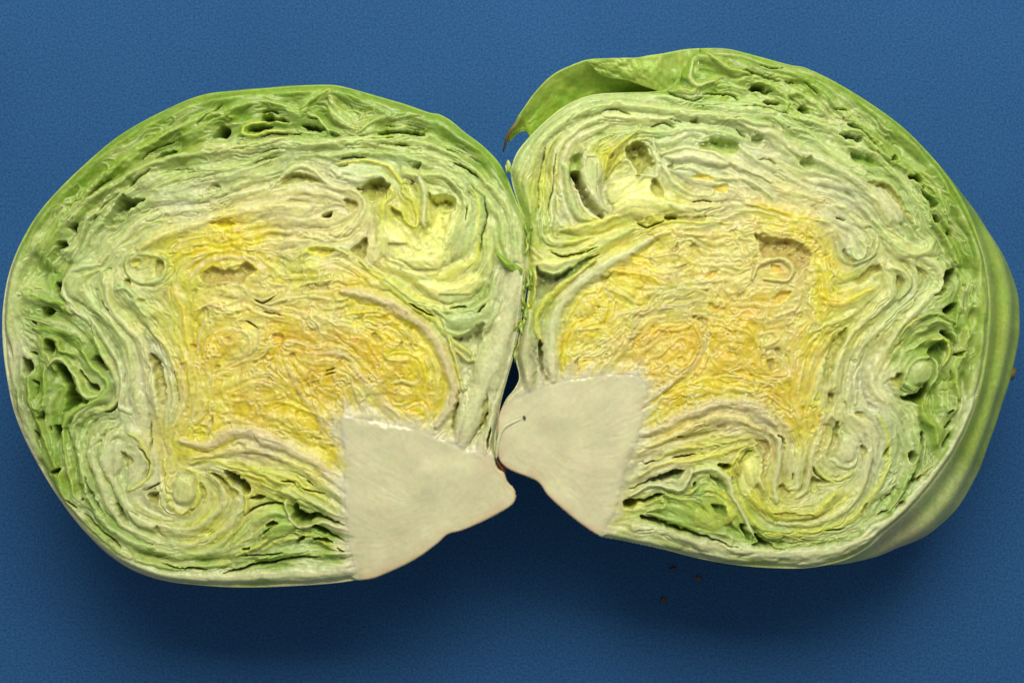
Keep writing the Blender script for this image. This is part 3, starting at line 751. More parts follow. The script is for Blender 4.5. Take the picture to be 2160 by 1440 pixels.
def upsample(c, x0, y0, step, X, Y):
    fx = (X[0] - x0) / step; fy = (Y[:, 0] - y0) / step
    ix = np.clip(fx.astype(int), 0, c.shape[1] - 2); iy = np.clip(fy.astype(int), 0, c.shape[0] - 2)
    fx = (fx - ix)[None].astype(np.float32); fy = (fy - iy)[:, None].astype(np.float32)
    if c.ndim == 3:
        fx = fx[..., None]; fy = fy[..., None]
    return ((c[iy][:, ix] * (1 - fx) + c[iy][:, ix + 1] * fx) * (1 - fy) + (c[iy + 1][:, ix] * (1 - fx) + c[iy + 1][:, ix + 1] * fx) * fy)

def mesh_object(name, verts, faces, pigment, mat, parent=None, base=None, smooth_shade=True):
    """verts: world positions; faces: (n,4) quads or a list"""
    base = np.zeros(3) if base is None else np.array(base)
    v = np.asarray(verts, dtype=np.float32) - base.astype(np.float32)
    me = bpy.data.meshes.new(name)
    if isinstance(faces, np.ndarray):
        k = faces.shape[1]
        me.vertices.add(len(v)); me.vertices.foreach_set('co', v.ravel())
        me.loops.add(faces.size); me.loops.foreach_set('vertex_index', faces.astype(np.int32).ravel())
        me.polygons.add(len(faces)); me.polygons.foreach_set('loop_start', np.arange(0, faces.size, k, dtype=np.int32))
        me.update(calc_edges=True)
    else:
        me.from_pydata(v.tolist(), [], faces)
    if smooth_shade:
        me.shade_smooth()
    if pigment is not None:
        a = me.color_attributes.new('pigment', 'FLOAT_COLOR', 'POINT')
        col = np.ones((len(v), 4), np.float32); col[:, :3] = pigment
        a.data.foreach_set('color', col.ravel())
    me.materials.append(mat)
    o = bpy.data.objects.new(name, me); scene.collection.objects.link(o)
    if parent is not None:
        o.parent = parent
    return o

def parse(text):
    out = []; v = None
    for line in text.strip().splitlines():
        if line.startswith('@'):
            v = np.array(VIEWS[line[1:]]); continue
        head, path = line.split('|'); h = head.split()
        p = pts(path) / 3.6 + v
        out.append((h[0], h[1:], p))
    return out

# ------------------------------------------------------------ the cut face of one half
GRID = 1.75
def cut_face(outline, core, data, cols, seed, heart):
    out = smooth(pts(outline), 3, True); cor = smooth(pts(core), 3, True)
    x0, y0 = out.min(0) - 6; x1, y1 = out.max(0) + 6
    xs = np.arange(x0, x1, GRID, dtype=np.float32); ys = np.arange(y0, y1, GRID, dtype=np.float32)
    X, Y = np.meshgrid(xs, ys); sh = X.shape
    ins = inside(X, Y, out)
    dout, _ = seg_dist(X, Y, np.vstack([out, out[:1]]))
    in_core = inside(X, Y, cor); dcore, _ = seg_dist(X, Y, np.vstack([cor, cor[:1]]))
    dcore_s = np.where(in_core, dcore, -dcore)
    feats = parse(data)
    # leaf edges waver a little
    g = 1 / GRID
    wob = sstep(0, 30, dout) * sstep(0, 25, -dcore_s + 12)
    Xw = X + wob * (3.2 * vnoise(sh, 42 * g, seed) + 1.8 * vnoise(sh, 14 * g, seed + 1) + 0.8 * vnoise(sh, 6 * g, seed + 2))
    Yw = Y + wob * (3.2 * vnoise(sh, 42 * g, seed + 3) + 1.8 * vnoise(sh, 14 * g, seed + 4) + 0.8 * vnoise(sh, 6 * g, seed + 5))
    # direction in which the leaves run, from the traced edges
    st = 12.0
    cx = np.arange(x0, x1 + 2 * st, st); cy = np.arange(y0, y1 + 2 * st, st); CX, CY = np.meshgrid(cx, cy)
    c2 = np.zeros_like(CX); s2 = np.zeros_like(CX)
    def flow(p, w):
        nonlocal c2, s2
        for a, b in zip(p[:-1], p[1:]):
            d = b - a; L = math.hypot(*d)
            if L < 1e-6: continue
            mx, my = (a + b) / 2; th = 2 * math.atan2(d[1], d[0])
            k = w * L / ((CX - mx) ** 2 + (CY - my) ** 2 + 150) ** 1.6
            c2 += k * math.cos(th); s2 += k * math.sin(th)
    for kind, h, p in feats:
        if kind == 'R': flow(smooth(p, 3), 1.0)
        elif kind == 'S': flow(p, 0.7)
        else: flow(np.vstack([p, p[:1]]), 0.6 if kind == 'P' else 0.35)
    flow(np.vstack([out, out[:1]]), 1.0)
    nrm = np.hypot(c2, s2) + 1e-12
    c2u = upsample(c2 / nrm, x0, y0, st, X, Y); s2u = upsample(s2 / nrm, x0, y0, st, X, Y)
    ang = 0.5 * np.arctan2(s2u, c2u); ang = ang + 0.35 * vnoise(sh, 20 * g, seed + 8)
    vx = np.cos(ang).astype(np.float32); vy = np.sin(ang).astype(np.float32)
    # fibres: noise smeared along that direction
    rng = np.random.default_rng(seed + 20)
    def streak(noise, steps, plain=False):
        acc = noise.copy()
        for sgn in (1, -1):
            px = np.tile(np.arange(sh[1], dtype=np.float32), (sh[0], 1)); py = np.tile(np.arange(sh[0], dtype=np.float32)[:, None], (1, sh[1]))
            dx0, dy0 = vx * sgn, vy * sgn
            for _ in range(steps):
                px = np.clip(px + dx0, 0, sh[1] - 1); py = np.clip(py + dy0, 0, sh[0] - 1)
                i = py.astype(np.int32); j = px.astype(np.int32)
                acc += noise[i, j]
                nx, ny = vx[i, j], vy[i, j]
                f = np.where(nx * dx0 + ny * dy0 < 0, -1, 1)
                dx0, dy0 = nx * f, ny * f
        if plain: return acc / (2 * steps + 1)
        acc = blur(acc, 1); acc -= acc.mean(); return np.clip(acc / (acc.std() + 1e-6), -2.5, 2.5)
    fib1 = streak(blur(rng.normal(size=sh).astype(np.float32), 1), 16)
    fib2 = streak(blur(rng.normal(size=sh).astype(np.float32), 7), 22)
    fib3 = streak(vnoise(sh, 9 * g, seed + 31), 34)
    # the yellow heart: crumpled small leaves
    hp = pts(heart); dh, _ = seg_dist(X, Y, np.vstack([hp, hp[:1]])); ih = inside(X, Y, hp)
    hm = sstep(-22, 22, np.where(ih, dh, -dh) + 14 * vnoise(sh, 30 * g, seed + 9)) * (~in_core)
    def ridged(cell, sd):
        a = vnoise(sh, cell * g, sd); b = vnoise(sh, cell * 0.53 * g, sd + 1)
        return 1 - np.abs(a + 0.5 * b) * 1.6
    wxi = np.clip((np.arange(sh[1])[None] + 9 * vnoise(sh, 13 * g, seed + 12)).astype(int), 0, sh[1] - 1)
    wyi = np.clip((np.arange(sh[0])[:, None] + 9 * vnoise(sh, 13 * g, seed + 13)).astype(int), 0, sh[0] - 1)
    crum = ridged(19, seed + 14)[wyi, wxi]; crum2 = ridged(10, seed + 17)[wyi, wxi]
    crum = np.clip(crum, -1.0, 1); crum2 = np.clip(crum2, -1, 1)
    Z = 5 * vnoise(sh, 150 * g, seed + 6) + 3 * vnoise(sh, 55 * g, seed + 7) + 1.3 * vnoise(sh, 22 * g, seed + 10)
    # pigment
    items = [c.split(',') for c in cols.split()]
    cpx = np.array([[float(c[0]), float(c[1])] for c in items]); cpc = np.array([KEYL[c[2]] for c in items])
    jx = CX + 9 * np.sin(CY / 19.0 + seed) + 6 * np.sin(CX / 11.0); jy = CY + 9 * np.sin(CX / 23.0) + 6 * np.cos(CY / 13.0)
    num = np.zeros(CX.shape + (3,)); den = np.zeros(CX.shape)
    for (qx, qy), cc in zip(cpx, cpc):
        w = 1 / ((jx - qx) ** 2 + (jy - qy) ** 2 + 300) ** 2.2
        num += w[..., None] * cc; den += w
    C = upsample((num / den[..., None]).astype(np.float32), x0, y0, st, X, Y)
    wi = np.clip((np.arange(sh[1])[None] + g * (20 * vnoise(sh, 26 * g, seed + 33) + 16 * vnoise(sh, 9 * g, seed + 34) + 9 * vnoise(sh, 4 * g, seed + 37))).astype(int), 0, sh[1] - 1)
    wj = np.clip((np.arange(sh[0])[:, None] + g * (20 * vnoise(sh, 26 * g, seed + 35) + 16 * vnoise(sh, 9 * g, seed + 36) + 9 * vnoise(sh, 4 * g, seed + 38))).astype(int), 0, sh[0] - 1)
    C = C[wj, wi]
    C = streak(np.ascontiguousarray(C), 20, True)             # colour runs along the leaves
    pale = KEYL['w'].astype(np.float32)
    t = np.clip(0.08 * fib3 + 0.10 * fib2 + 0.09 * fib1, -0.3, 0.4)[..., None] * (1 - 0.6 * hm[..., None])
    C = np.where(t > 0, C * (1 - t) + pale * t, C * (1 + 0.8 * t))
    hue = (0.4 * crum + 0.4 * crum2 + 0.5 * vnoise(sh, 26 * g, seed + 40) + 0.35 * vnoise(sh, 9 * g, seed + 41))[..., None] * hm[..., None]
    cream = (lin((198, 186, 104)) * 1.22).astype(np.float32); yel = KEYL['y'].astype(np.float32)
    u = np.clip(hue * 0.42 - 0.12 * hm[..., None] + (0.13 * fib2 + 0.13 * fib3)[..., None] * hm[..., None], -0.6, 0.45)
    C = np.where(u > 0, C * (1 - u) + cream * u, C * (1 + 0.75 * u) + yel * (-0.75 * u))
    # thin frilled leaf edges: contour lines of the fibre field outside, of a crumpled field in the heart
    def edges(F, levels, wd):
        gy, gx = np.gradient(F); mag = np.hypot(gx, gy) + 2e-3
        return np.max([np.exp(-(np.abs(F - l) / mag * GRID / wd) ** 2) for l in levels], axis=0).astype(np.float32)
    fs = blur(fib3 + 0.35 * fib2, 2)
    e3 = edges(fs, (-0.9, 0.15, 1.0), 2.3) * np.clip(0.55 + 0.9 * vnoise(sh, 45 * g, seed + 44), 0, 1) * (1 - hm) * sstep(10, 30, dout)
    fh = blur(vnoise(sh, 33 * g, seed + 45)[wyi, wxi] + 0.22 * fib2 + 0.15 * fib3, 1)
    e2 = edges(fh, (-0.4, 0.1), 3.2) * np.clip(0.6 + 0.9 * vnoise(sh, 30 * g, seed + 46), 0, 1) * hm
    C = C * (1 - hm[..., None] * np.array([0.0, 0.0, 0.22], np.float32))       # the heart leaves are a clearer yellow
    cl2 = edges(fh, (-0.14,), 2.0) * sstep(0.1, 0.5, vnoise(sh, 22 * g, seed + 56)) * hm
    cl3 = edges(fs, (-0.45, 0.6), 1.6) * sstep(0.25, 0.6, vnoise(sh, 40 * g, seed + 57) + 0.3 * vnoise(sh, 15 * g, seed + 58)) * (1 - hm) * sstep(16, 34, dout)
    green = sstep(1.06, 1.35, C[..., 1] / (C[..., 0] + 1e-4)) * (1 - hm)
    C = C * (1 - 0.30 * e3[..., None]) + pale * (0.30 * e3[..., None])
    C = C * (1 - 0.55 * e2[..., None]) + np.array([0.70, 0.65, 0.30], np.float32) * (0.55 * e2[..., None])
    # leaves
    label = np.full(sh, -1, np.int32); bestd = np.full(sh, 1e9, np.float32)
    rib = np.zeros(sh, np.float32); lift = np.zeros(sh, np.float32); groove = np.zeros(sh, np.float32); tint = np.zeros(sh + (3,), np.float32); tw = np.zeros(sh, np.float32)
    def box(p, m):
        a = p.min(0) - m; b = p.max(0) + m
        j0 = max(0, int((a[0] - x0) / GRID)); j1 = min(sh[1], int((b[0] - x0) / GRID) + 2)
        i0 = max(0, int((a[1] - y0) / GRID)); i1 = min(sh[0], int((b[1] - y0) / GRID) + 2)
        return slice(i0, max(i0, i1)), slice(j0, max(j0, j1))
    sm = np.zeros(sh, np.float32)
    for kind, h, p in feats:
        if kind == 'B':
            p = smooth(p, 4, True); b = box(p, 8)
            d, _ = seg_dist(Xw[b], Yw[b], np.vstack([p, p[:1]])); ds = np.where(inside(Xw[b], Yw[b], p), d, -d)
            sm[b] = np.maximum(sm[b], sstep(-2, 7, ds))
    nleaf = 0
    for kind, h, p in feats:
        if kind != 'R': continue
        w = float(h[0]) / 3.6; key = h[1]; rise = float(h[2])
        p = smooth(p, 4); b = box(p, 75)
        d, al = seg_dist(Xw[b], Yw[b], p)
        ends = np.clip(np.minimum(al, 1 - al) * len(p) / 4, 0, 1)
        wv = w * (0.45 + 0.55 * ends) * (1 + 0.18 * vnoise(d.shape, 20 * g, seed + 50 + nleaf))
        r = d / wv
        k = 1 - sstep(0.15, 1.15, r)
        lift[b] = np.maximum(lift[b], k * rise * (1 - 0.45 * hm[b]) * (1 - 0.18 * np.clip(r, 0, 1) ** 2))
        gr = np.exp(-((d - wv * 1.22) / 2.0) ** 2) * (0.15 + 0.85 * vnoise(d.shape, 26 * g, seed + 90 + nleaf).clip(0, 1)) * (0.4 + rise / 10)
        groove[b] = np.maximum(groove[b], gr * (r > 1) + gr * 0.4 * (r <= 1))
        thick = rise >= 10 and w >= 6                          # a thick midrib: smooth, pale, proud of its neighbours
        if thick:
            rib[b] = np.maximum(rib[b], k); lift[b] = np.maximum(lift[b], k * rise * 1.9)
        kk = k * (0.85 if thick else 0.62)
        m = kk > tw[b]
        tint[b] = np.where(m[..., None], KEYL[key].astype(np.float32), tint[b]); tw[b] = np.maximum(tw[b], kk)
        e = d - wv
        m = e < bestd[b]
        bestd[b] = np.where(m, e, bestd[b]); label[b] = np.where(m, nleaf, label[b])
        nleaf += 1
    near = sstep(2, 0, bestd)
    groove *= 1 - near * 0.75
    Z += (1 - 0.8 * rib) * (1 - hm) * (0.22 * fib1 + 0.6 * fib2 + 1.0 * fib3) + hm * (0.5 * crum + 0.3 * crum2 + 0.2 * fib1 + 0.7 * fib2 + 0.6 * fib3)
    lev = rng.uniform(-1, 1, nleaf + 1).astype(np.float32); tone = rng.normal(0, 1, (nleaf + 1, 3)).astype(np.float32)
    reach = np.exp(-np.clip(bestd, 0, None) / 10.0)
    level = blur(lev[label] * (label >= 0) * reach, 2)
    Z += 4.2 * level * (1 - 0.4 * hm) * (1 - 0.7 * rib) * sstep(2, 16, dout)
    C = C * (1 + 0.055 * blur((tone[label][..., 0]) * (label >= 0) * reach, 2))[..., None]
    warm = (0.03 * blur(tone[label][..., 1] * (label >= 0) * reach, 2))
    C[..., 0] *= 1 + warm; C[..., 2] *= 1 - 1.6 * warm
    between = 1 - np.exp(-np.clip(bestd, 0, 60) / 9.0)      # the spaces between the edges lie lower
    Z -= between * (5 + 20 * green * np.clip(0.6 + 0.8 * vnoise(sh, 34 * g, seed + 47), 0, 1.2)) * (1 - hm) * sstep(14, 40, dout)
    Z += (1.6 + 2.0 * green) * e3 * (1 - rib) + hm * (2.0 * e2 - 2.2 * (1 - e2) * sstep(-0.3, 0.5, vnoise(sh, 18 * g, seed + 48)))
    Z -= (3.5 * cl2 + 5 * cl3 * (1 - rib)) * (1 - sm)       # narrow clefts where two leaves do not quite touch
    Z += lift * 0.42 - 2.6 * groove * sstep(-4, 6, -dcore_s)
    C = C * (1 - tw[..., None]) + tint * tw[..., None]
    eg = (np.clip(groove, 0, 1) * 0.38 * (1 - 0.5 * hm))[..., None]     # the green outer skin of each leaf shows along its edge
    C = C * (1 - eg) + KEYL['ol'].astype(np.float32) * np.array([0.85, 1.0, 0.8], np.float32) * eg
    # creases and openings
    hole = np.zeros(sh, np.float32)
    for kind, h, p in feats:                                # smooth curled leaves seen on their face
        if kind != 'B': continue
        p = smooth(p, 4, True); b = box(p, 8)
        d, _ = seg_dist(Xw[b], Yw[b], np.vstack([p, p[:1]])); ds = np.where(inside(Xw[b], Yw[b], p), d, -d)
        size = max(4.0, float(ds.max())); k = np.clip(ds / size, 0, 1)
        m = sm[b]
        Z[b] = Z[b] * (1 - 0.75 * m) + float(h[0]) * 0.8 * (1 - (1 - k) ** 2) * (ds > 0) + 0.75 * m * (0.5 * fib2[b])
        f = (m * 0.6)[..., None]
        C[b] = C[b] * (1 - f) + KEYL[h[1]].astype(np.float32) * (1 + 0.05 * fib2[b] + 0.03 * fib1[b])[..., None] * f
    for q, (kind, h, p) in enumerate(feats):
        if kind == 'S':
            w = float(h[0]) / 3.6 * 1.05; D = float(h[1]); p = smooth(p, 4); b = box(p, 14)
            d, al = seg_dist(Xw[b], Yw[b], p)
            e = np.clip(np.minimum(al, 1 - al) * 5, 0, 1)
            wv = w * (0.3 + 0.9 * e)
            hole[b] = np.maximum(hole[b], D * 0.5 * (1 - sstep(0.15, 1.5, d / wv)) * (0.35 + 0.65 * e))
        elif kind == 'P':
            D = float(h[0]); p = smooth(p, 4, True); b = box(p, 8)
            qx = Xw[b] + 2.2 * vnoise(Xw[b].shape, 9 * g, seed + 600 + q); qy = Yw[b] + 2.2 * vnoise(Xw[b].shape, 9 * g, seed + 800 + q)
            d, _ = seg_dist(qx, qy, np.vstack([p, p[:1]])); i = inside(qx, qy, p)
            ds = np.where(i, d, -d)
            size = max(3.0, float(d[i].max()) if i.any() else 3.0)
            D = min(D, size * (3.0 if len(h) > 1 else 9.0))
            fold = 1 + 0.22 * vnoise(d.shape, 7 * g, seed + 200 + q) + 0.16 * fib2[b] * 0.6
            k = np.clip((ds + 1.0) / (min(size, 9.0) + 1), 0, 1)
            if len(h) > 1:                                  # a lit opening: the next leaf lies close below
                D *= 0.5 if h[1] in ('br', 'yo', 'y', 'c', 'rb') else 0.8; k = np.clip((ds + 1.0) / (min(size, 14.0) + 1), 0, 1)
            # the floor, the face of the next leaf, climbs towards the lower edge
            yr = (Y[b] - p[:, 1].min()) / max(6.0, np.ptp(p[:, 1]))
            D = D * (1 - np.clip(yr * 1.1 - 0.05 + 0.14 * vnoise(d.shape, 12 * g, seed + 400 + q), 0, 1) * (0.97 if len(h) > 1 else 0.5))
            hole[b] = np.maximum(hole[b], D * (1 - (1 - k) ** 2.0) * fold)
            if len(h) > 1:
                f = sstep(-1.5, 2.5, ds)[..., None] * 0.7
                C[b] = C[b] * (1 - f) + KEYL[h[1]].astype(np.float32) * f  # opening floor tint: leaf colour, with olive and brown also painting the shade
    hole *= sstep(-2, 4, -dcore_s + 8)
    Z -= hole
    # small gaps between the packed leaves and in the heart
    gn = vnoise(sh, 8 * g, seed + 60) + 0.6 * vnoise(sh, 17 * g, seed + 61)
    gap = sstep(0.85, 1.5, gn * 0.8 - 0.45 * crum - 0.3 * fib2) * hm
    gap2 = sstep(1.35, 2.2, -0.55 * fib3 - 0.5 * fib2 + 0.5 * vnoise(sh, 60 * g, seed + 62)) * (1 - hm) * sstep(4, 14, dout)
    Z -= 6 * blur(gap, 1) + 4 * gap2
    # the firm core, grown together with the leaf bases along its upper sides
    dcn = dcore_s + (5 * vnoise(sh, 24 * g, seed + 77) + 3 * vnoise(sh, 9 * g, seed + 78)) * sstep(20, 40, dout)
    cz = 2.6 * vnoise(sh, 70 * g, seed + 70) + 0.3 * vnoise(sh, 14 * g, seed + 71) + 0.12 * fib1 + 0.03 * rng.normal(size=sh)
    cz += 0.7 * np.exp(-((dcore_s - 5) / 6.0) ** 2) * (dout > 26) * (0.6 + 0.6 * vnoise(sh, 11 * g, seed + 72))
    cm = sstep(-30, 12, dcn)
    Z = Z * (1 - cm) + (cz + 2) * cm
    Cc = KEYL['core'].astype(np.float32) * (1 + 0.06 * vnoise(sh, 35 * g, seed + 73) + 0.03 * vnoise(sh, 8 * g, seed + 74))[..., None]
    rimc = (np.exp(-((dcore_s - 4 - 4 * vnoise(sh, 40 * g, seed + 75)) / 9.0) ** 2) * np.clip(0.25 + 1.1 * vnoise(sh, 26 * g, seed + 76), 0, 1))[..., None] * 0.6 * (dout > 26)[..., None]
    Cc = Cc * (1 - rimc) + np.array([0.62, 0.58, 0.40], np.float32) * rimc
    rus = (np.exp(-np.clip(dout, 0, None) / (9.0 + 6 * vnoise(sh, 30 * g, seed + 79))) * in_core)[..., None] * 0.75
    Cc = Cc * (1 - rus) + lin((190, 140, 104)).astype(np.float32) * rus
    cme = sstep(-48, 12, dcn + 9 * fib2 + 16 * rib)[..., None]
    C = C * (1 - cme) + Cc * cme
    # round off the outer rim
    edge = np.where(dcore_s > -12, 5, 16) * 1.0
    edge = blur(edge.astype(np.float32), 6)
    Z -= edge * (1 - sstep(0, edge, dout)) ** 1.6
    # unlabelled spots go to the nearest leaf
    for _ in range(60):
        m = label < 0
        if not (m & ins).any(): break
        p = np.pad(label, 1, constant_values=-1)
        for sl in (p[1:-1, :-2], p[1:-1, 2:], p[:-2, 1:-1], p[2:, 1:-1]):
            label = np.where(m & (label < 0) & (sl >= 0), sl, label)
    label = np.where(dcore_s > -1, -2, label)
    return dict(X=X, Y=Y, Z=Z, C=np.clip(C, 0.004, 0.9), ins=ins, label=label, n=nleaf, out=out, core=cor)

def face_parts(F, parent, base):
    sh = F['X'].shape
    idx = np.arange(sh[0] * sh[1]).reshape(sh)
    co = P3a(F['X'].ravel(), F['Y'].ravel(), F['Z'].ravel()); col = F['C'].reshape(-1, 3)
    ok = F['ins'][:-1, :-1] & F['ins'][1:, :-1] & F['ins'][:-1, 1:] & F['ins'][1:, 1:]
    quads = np.stack([idx[1:, :-1], idx[1:, 1:], idx[:-1, 1:], idx[:-1, :-1]], -1)[ok]
    lab = F['label'][:-1, :-1][ok]
    for l in range(-2, F['n']):
        if l == -1: continue
        q = quads[lab == l]
        if len(q) < 12: continue
        u, inv = np.unique(q, return_inverse=True)
        mesh_object('core' if l == -2 else 'leaf', co[u], inv.reshape(-1, 4), col[u], CORE if l == -2 else LEAF, parent, base)

# ------------------------------------------------------------ the rounded back of one half: outer leaves
def back(F, depth, bulge_pts, rim_cols, seed, parent_name):
    """rings from the rim of the cut down to the table side; bulge = how far the wrapper leaves swell past the rim"""
    N = 520; K = 46
    o = resample(F['out'], N)
    c = o.mean(0)
    tang = np.roll(o, -2, 0) - np.roll(o, 2, 0)
    area = np.sum(o[:, 0] * np.roll(o[:, 1], -1) - np.roll(o[:, 0], -1) * o[:, 1])
    nx = np.stack([tang[:, 1], -tang[:, 0]], 1) * (1 if area > 0 else -1)
    nx /= np.hypot(*nx.T)[:, None] + 1e-9
    for _ in range(30):
        nx = (np.roll(nx, 1, 0) + nx * 2 + np.roll(nx, -1, 0)); nx /= np.hypot(*nx.T)[:, None]
    bp = np.array(bulge_pts, float)                        # x, y, bulge
    w = 1 / ((o[:, None, 0] - bp[None, :, 0]) ** 2 + (o[:, None, 1] - bp[None, :, 1]) ** 2 + 900) ** 2
    bul = (w * bp[None, :, 2]).sum(1) / w.sum(1)
    cp = np.array([[r[0], r[1]] for r in rim_cols], float); cc = np.array([KEYL[r[2]] for r in rim_cols])
    w = 1 / ((o[:, None, 0] - cp[None, :, 0]) ** 2 + (o[:, None, 1] - cp[None, :, 1]) ** 2 + 900) ** 2
    rc = (w[..., None] * cc[None]).sum(1) / w.sum(1)[:, None]
    corew = np.array([1.0 if r[2] == 'core' else 0.0 for r in rim_cols])
    lipw = 1 - (w * corew[None]).sum(1) / w.sum(1)
    def ringblur(a, n):
        for _ in range(n): a = (np.roll(a, 1) + 2 * a + np.roll(a, -1)) / 4
        return a
    bul = ringblur(bul, 220); lipw = ringblur(lipw, 12) * 5.5 - 3.0
    rng = np.random.default_rng(seed)
    ph = rng.uniform(0, 6.28, 12)
    th = np.linspace(0, 2 * np.pi, N, endpoint=False)
    rings = []; cols = []; zz = []
    us = np.r_[np.linspace(-0.06, 0.0, 5)[:-1], np.linspace(0, 1, K) ** 1.25]
    for u in us:
        if u < 0:                                           # the rolled rim over the cut edge
            a = (u + 0.06) / 0.06
            q = o - nx * (9 * (1 - a)) + nx * (lipw * a)[:, None]
            z = np.full(N, -15 - 3 * (1 - a) - 1 * a)
            q3 = q
        else:
            z = np.full(N, -16 - depth * u)
            s = math.sqrt(max(0.0, 1 - u ** 2.2))
            out = bul * (math.sin(math.pi * min(1, u / 0.62)) if u < 0.62 else 0)
            f = math.sin(math.pi * min(1, u / 0.62)) if u < 0.31 else 1.0
            lip = 0.5 - 0.5 * np.cos(2 * np.pi * (f * 1.7 + 0.35 * np.sin(th * 3 + ph[5]) * f))
            if u < 0.4: z = z - 16 * np.clip(bul, 0, 100) / 100 * lip * (1 - sstep(0.28, 0.4, u))
            ridge = (0.9 * np.sin(th * 5 + ph[0] + 2 * u) + 0.5 * np.sin(th * 13 + ph[1] - 3 * u) + 0.5 * np.sin(th * 41 + ph[2])) * min(1, u * 6)
            q = c + (o - c) * s + nx * (lipw + out + ridge * s)[:, None]
            # deeper rings sit further from the viewer; keep the swell measured on the cut plane
            k = (DIST + depth * u * S * 0.75) / DIST
            q3 = np.array([1080, 720]) + (q - np.array([1080, 720])) * (1 + (k - 1) * (1 if u < 0.6 else (1 - u) / 0.4))
        rings.append(q3); zz.append(z)
        v = 1 + 0.05 * np.sin(th * 23 + ph[3] + 1.5 * np.sin(th * 5)) + 0.04 * np.sin(th * 57 + ph[4]) + 0.05 * rng.normal(size=N)
        cu = rc * v[:, None]
        if 0 <= u < 0.4:                                    # paler ribs along the wrapper leaves
            t = (np.clip(bul, 0, 100) / 100 * 0.5 * (0.5 - lip))[:, None]
            cu = np.where(t > 0, cu * (1 - t) + KEYL['pg'] * t, cu * (1 + t) - KEYL['g0'] * t)
        cols.append(cu)
    V = np.vstack([P3a(r[:, 0], r[:, 1], z) for r, z in zip(rings, zz)]); Cc = np.vstack(cols)
    M = len(rings)
    i = np.arange(N); j = (i + 1) % N
    fs = [np.stack([k * N + i, k * N + j, (k + 1) * N + j, (k + 1) * N + i] if area > 0 else [k * N + j, k * N + i, (k + 1) * N + i, (k + 1) * N + j], 1) for k in range(M - 1)]
    return V, np.vstack(fs), np.clip(Cc, 0.004, 0.9), (N, M)

# ------------------------------------------------------------ the blue surface
m, nt, b = new_mat('blue_board')
tc = nt.nodes.new('ShaderNodeTexCoord')
na = nt.nodes.new('ShaderNodeTexNoise'); na.inputs['Scale'].default_value = 1900; na.inputs['Detail'].default_value = 4
nb = nt.nodes.new('ShaderNodeTexNoise'); nb.inputs['Scale'].default_value = 14; nb.inputs['Detail'].default_value = 5
nc = nt.nodes.new('ShaderNodeTexNoise'); nc.inputs['Scale'].default_value = 700; nc.inputs['Detail'].default_value = 2
for n in (na, nb, nc): nt.links.new(tc.outputs['Object'], n.inputs['Vector'])
cr = nt.nodes.new('ShaderNodeValToRGB')
cr.color_ramp.elements[0].position = 0.25; cr.color_ramp.elements[0].color = (*lin((28, 74, 120)), 1)
cr.color_ramp.elements[1].position = 0.75; cr.color_ramp.elements[1].color = (*lin((48, 97, 149)), 1)
nt.links.new(na.outputs['Fac'], cr.inputs['Fac'])
mx = nt.nodes.new('ShaderNodeMix'); mx.data_type = 'RGBA'; mx.blend_type = 'MULTIPLY'; mx.inputs['Factor'].default_value = 1
cr2 = nt.nodes.new('ShaderNodeValToRGB')
cr2.color_ramp.elements[0].position = 0.3; cr2.color_ramp.elements[0].color = (0.9, 0.9, 0.92, 1)
cr2.color_ramp.elements[1].position = 0.7; cr2.color_ramp.elements[1].color = (1.06, 1.05, 1.03, 1)
nt.links.new(nb.outputs['Fac'], cr2.inputs['Fac'])
hv = nt.nodes.new('ShaderNodeHueSaturation')
nd = nt.nodes.new('ShaderNodeTexNoise'); nd.inputs['Scale'].default_value = 1300; nd.inputs['Detail'].default_value = 3
nt.links.new(tc.outputs['Object'], nd.inputs['Vector'])
hr = nt.nodes.new('ShaderNodeMapRange'); hr.inputs['From Min'].default_value = 0.3; hr.inputs['From Max'].default_value = 0.7
hr.inputs['To Min'].default_value = 0.475; hr.inputs['To Max'].default_value = 0.525
nt.links.new(nd.outputs['Fac'], hr.inputs['Value']); nt.links.new(hr.outputs['Result'], hv.inputs['Hue'])
nt.links.new(cr.outputs['Color'], hv.inputs['Color'])
nt.links.new(hv.outputs['Color'], mx.inputs['A']); nt.links.new(cr2.outputs['Color'], mx.inputs['B'])
nt.links.new(mx.outputs['Result'], b.inputs['Base Color'])
b.inputs['Roughness'].default_value = 0.85; b.inputs['Specular IOR Level'].default_value = 0.2
bp = nt.nodes.new('ShaderNodeBump'); bp.inputs['Strength'].default_value = 0.25; bp.inputs['Distance'].default_value = 0.0003
nt.links.new(nc.outputs['Fac'], bp.inputs['Height']); nt.links.new(bp.outputs['Normal'], b.inputs['Normal'])
e = 1.2
table = mesh_object('tabletop', [(-e, -e, 0), (e, -e, 0), (e, e, 0), (-e, e, 0)], [(0, 1, 2, 3)], None, m, smooth_shade=False)
table['kind'] = 'structure'

# ------------------------------------------------------------ the two halves
def half(name_label, outline, core, data, cols, seed, heart, depth, bulge, rim_cols):
    F = cut_face(outline, core, data, cols, seed, heart)
    # deepen the back until it just rests on the table
    lo, hi = 150.0, 900.0
    for _ in range(18):
        mid = (lo + hi) / 2
        V = back(F, mid, bulge, rim_cols, seed, None)[0]
        if V[:, 2].min() < 0: hi = mid
        else: lo = mid
    V, Q, Cc, (N, M) = back(F, lo, bulge, rim_cols, seed, None)
    low = V[np.argmin(V[:, 2])]
    root = bpy.data.objects.new('cabbage_half', None); scene.collection.objects.link(root)
    root.location = (float(low[0]), float(low[1]), 0.0); root.empty_display_size = 0.02
    root['label'] = name_label; root['category'] = 'cabbage'; root['group'] = 'cut halves of one head'
    base = (float(low[0]), float(low[1]), 0.0)
    face_parts(F, root, base)
    mesh_object('outer_leaf', V, Q, Cc, SKIN, root, base)
    return root, base, F

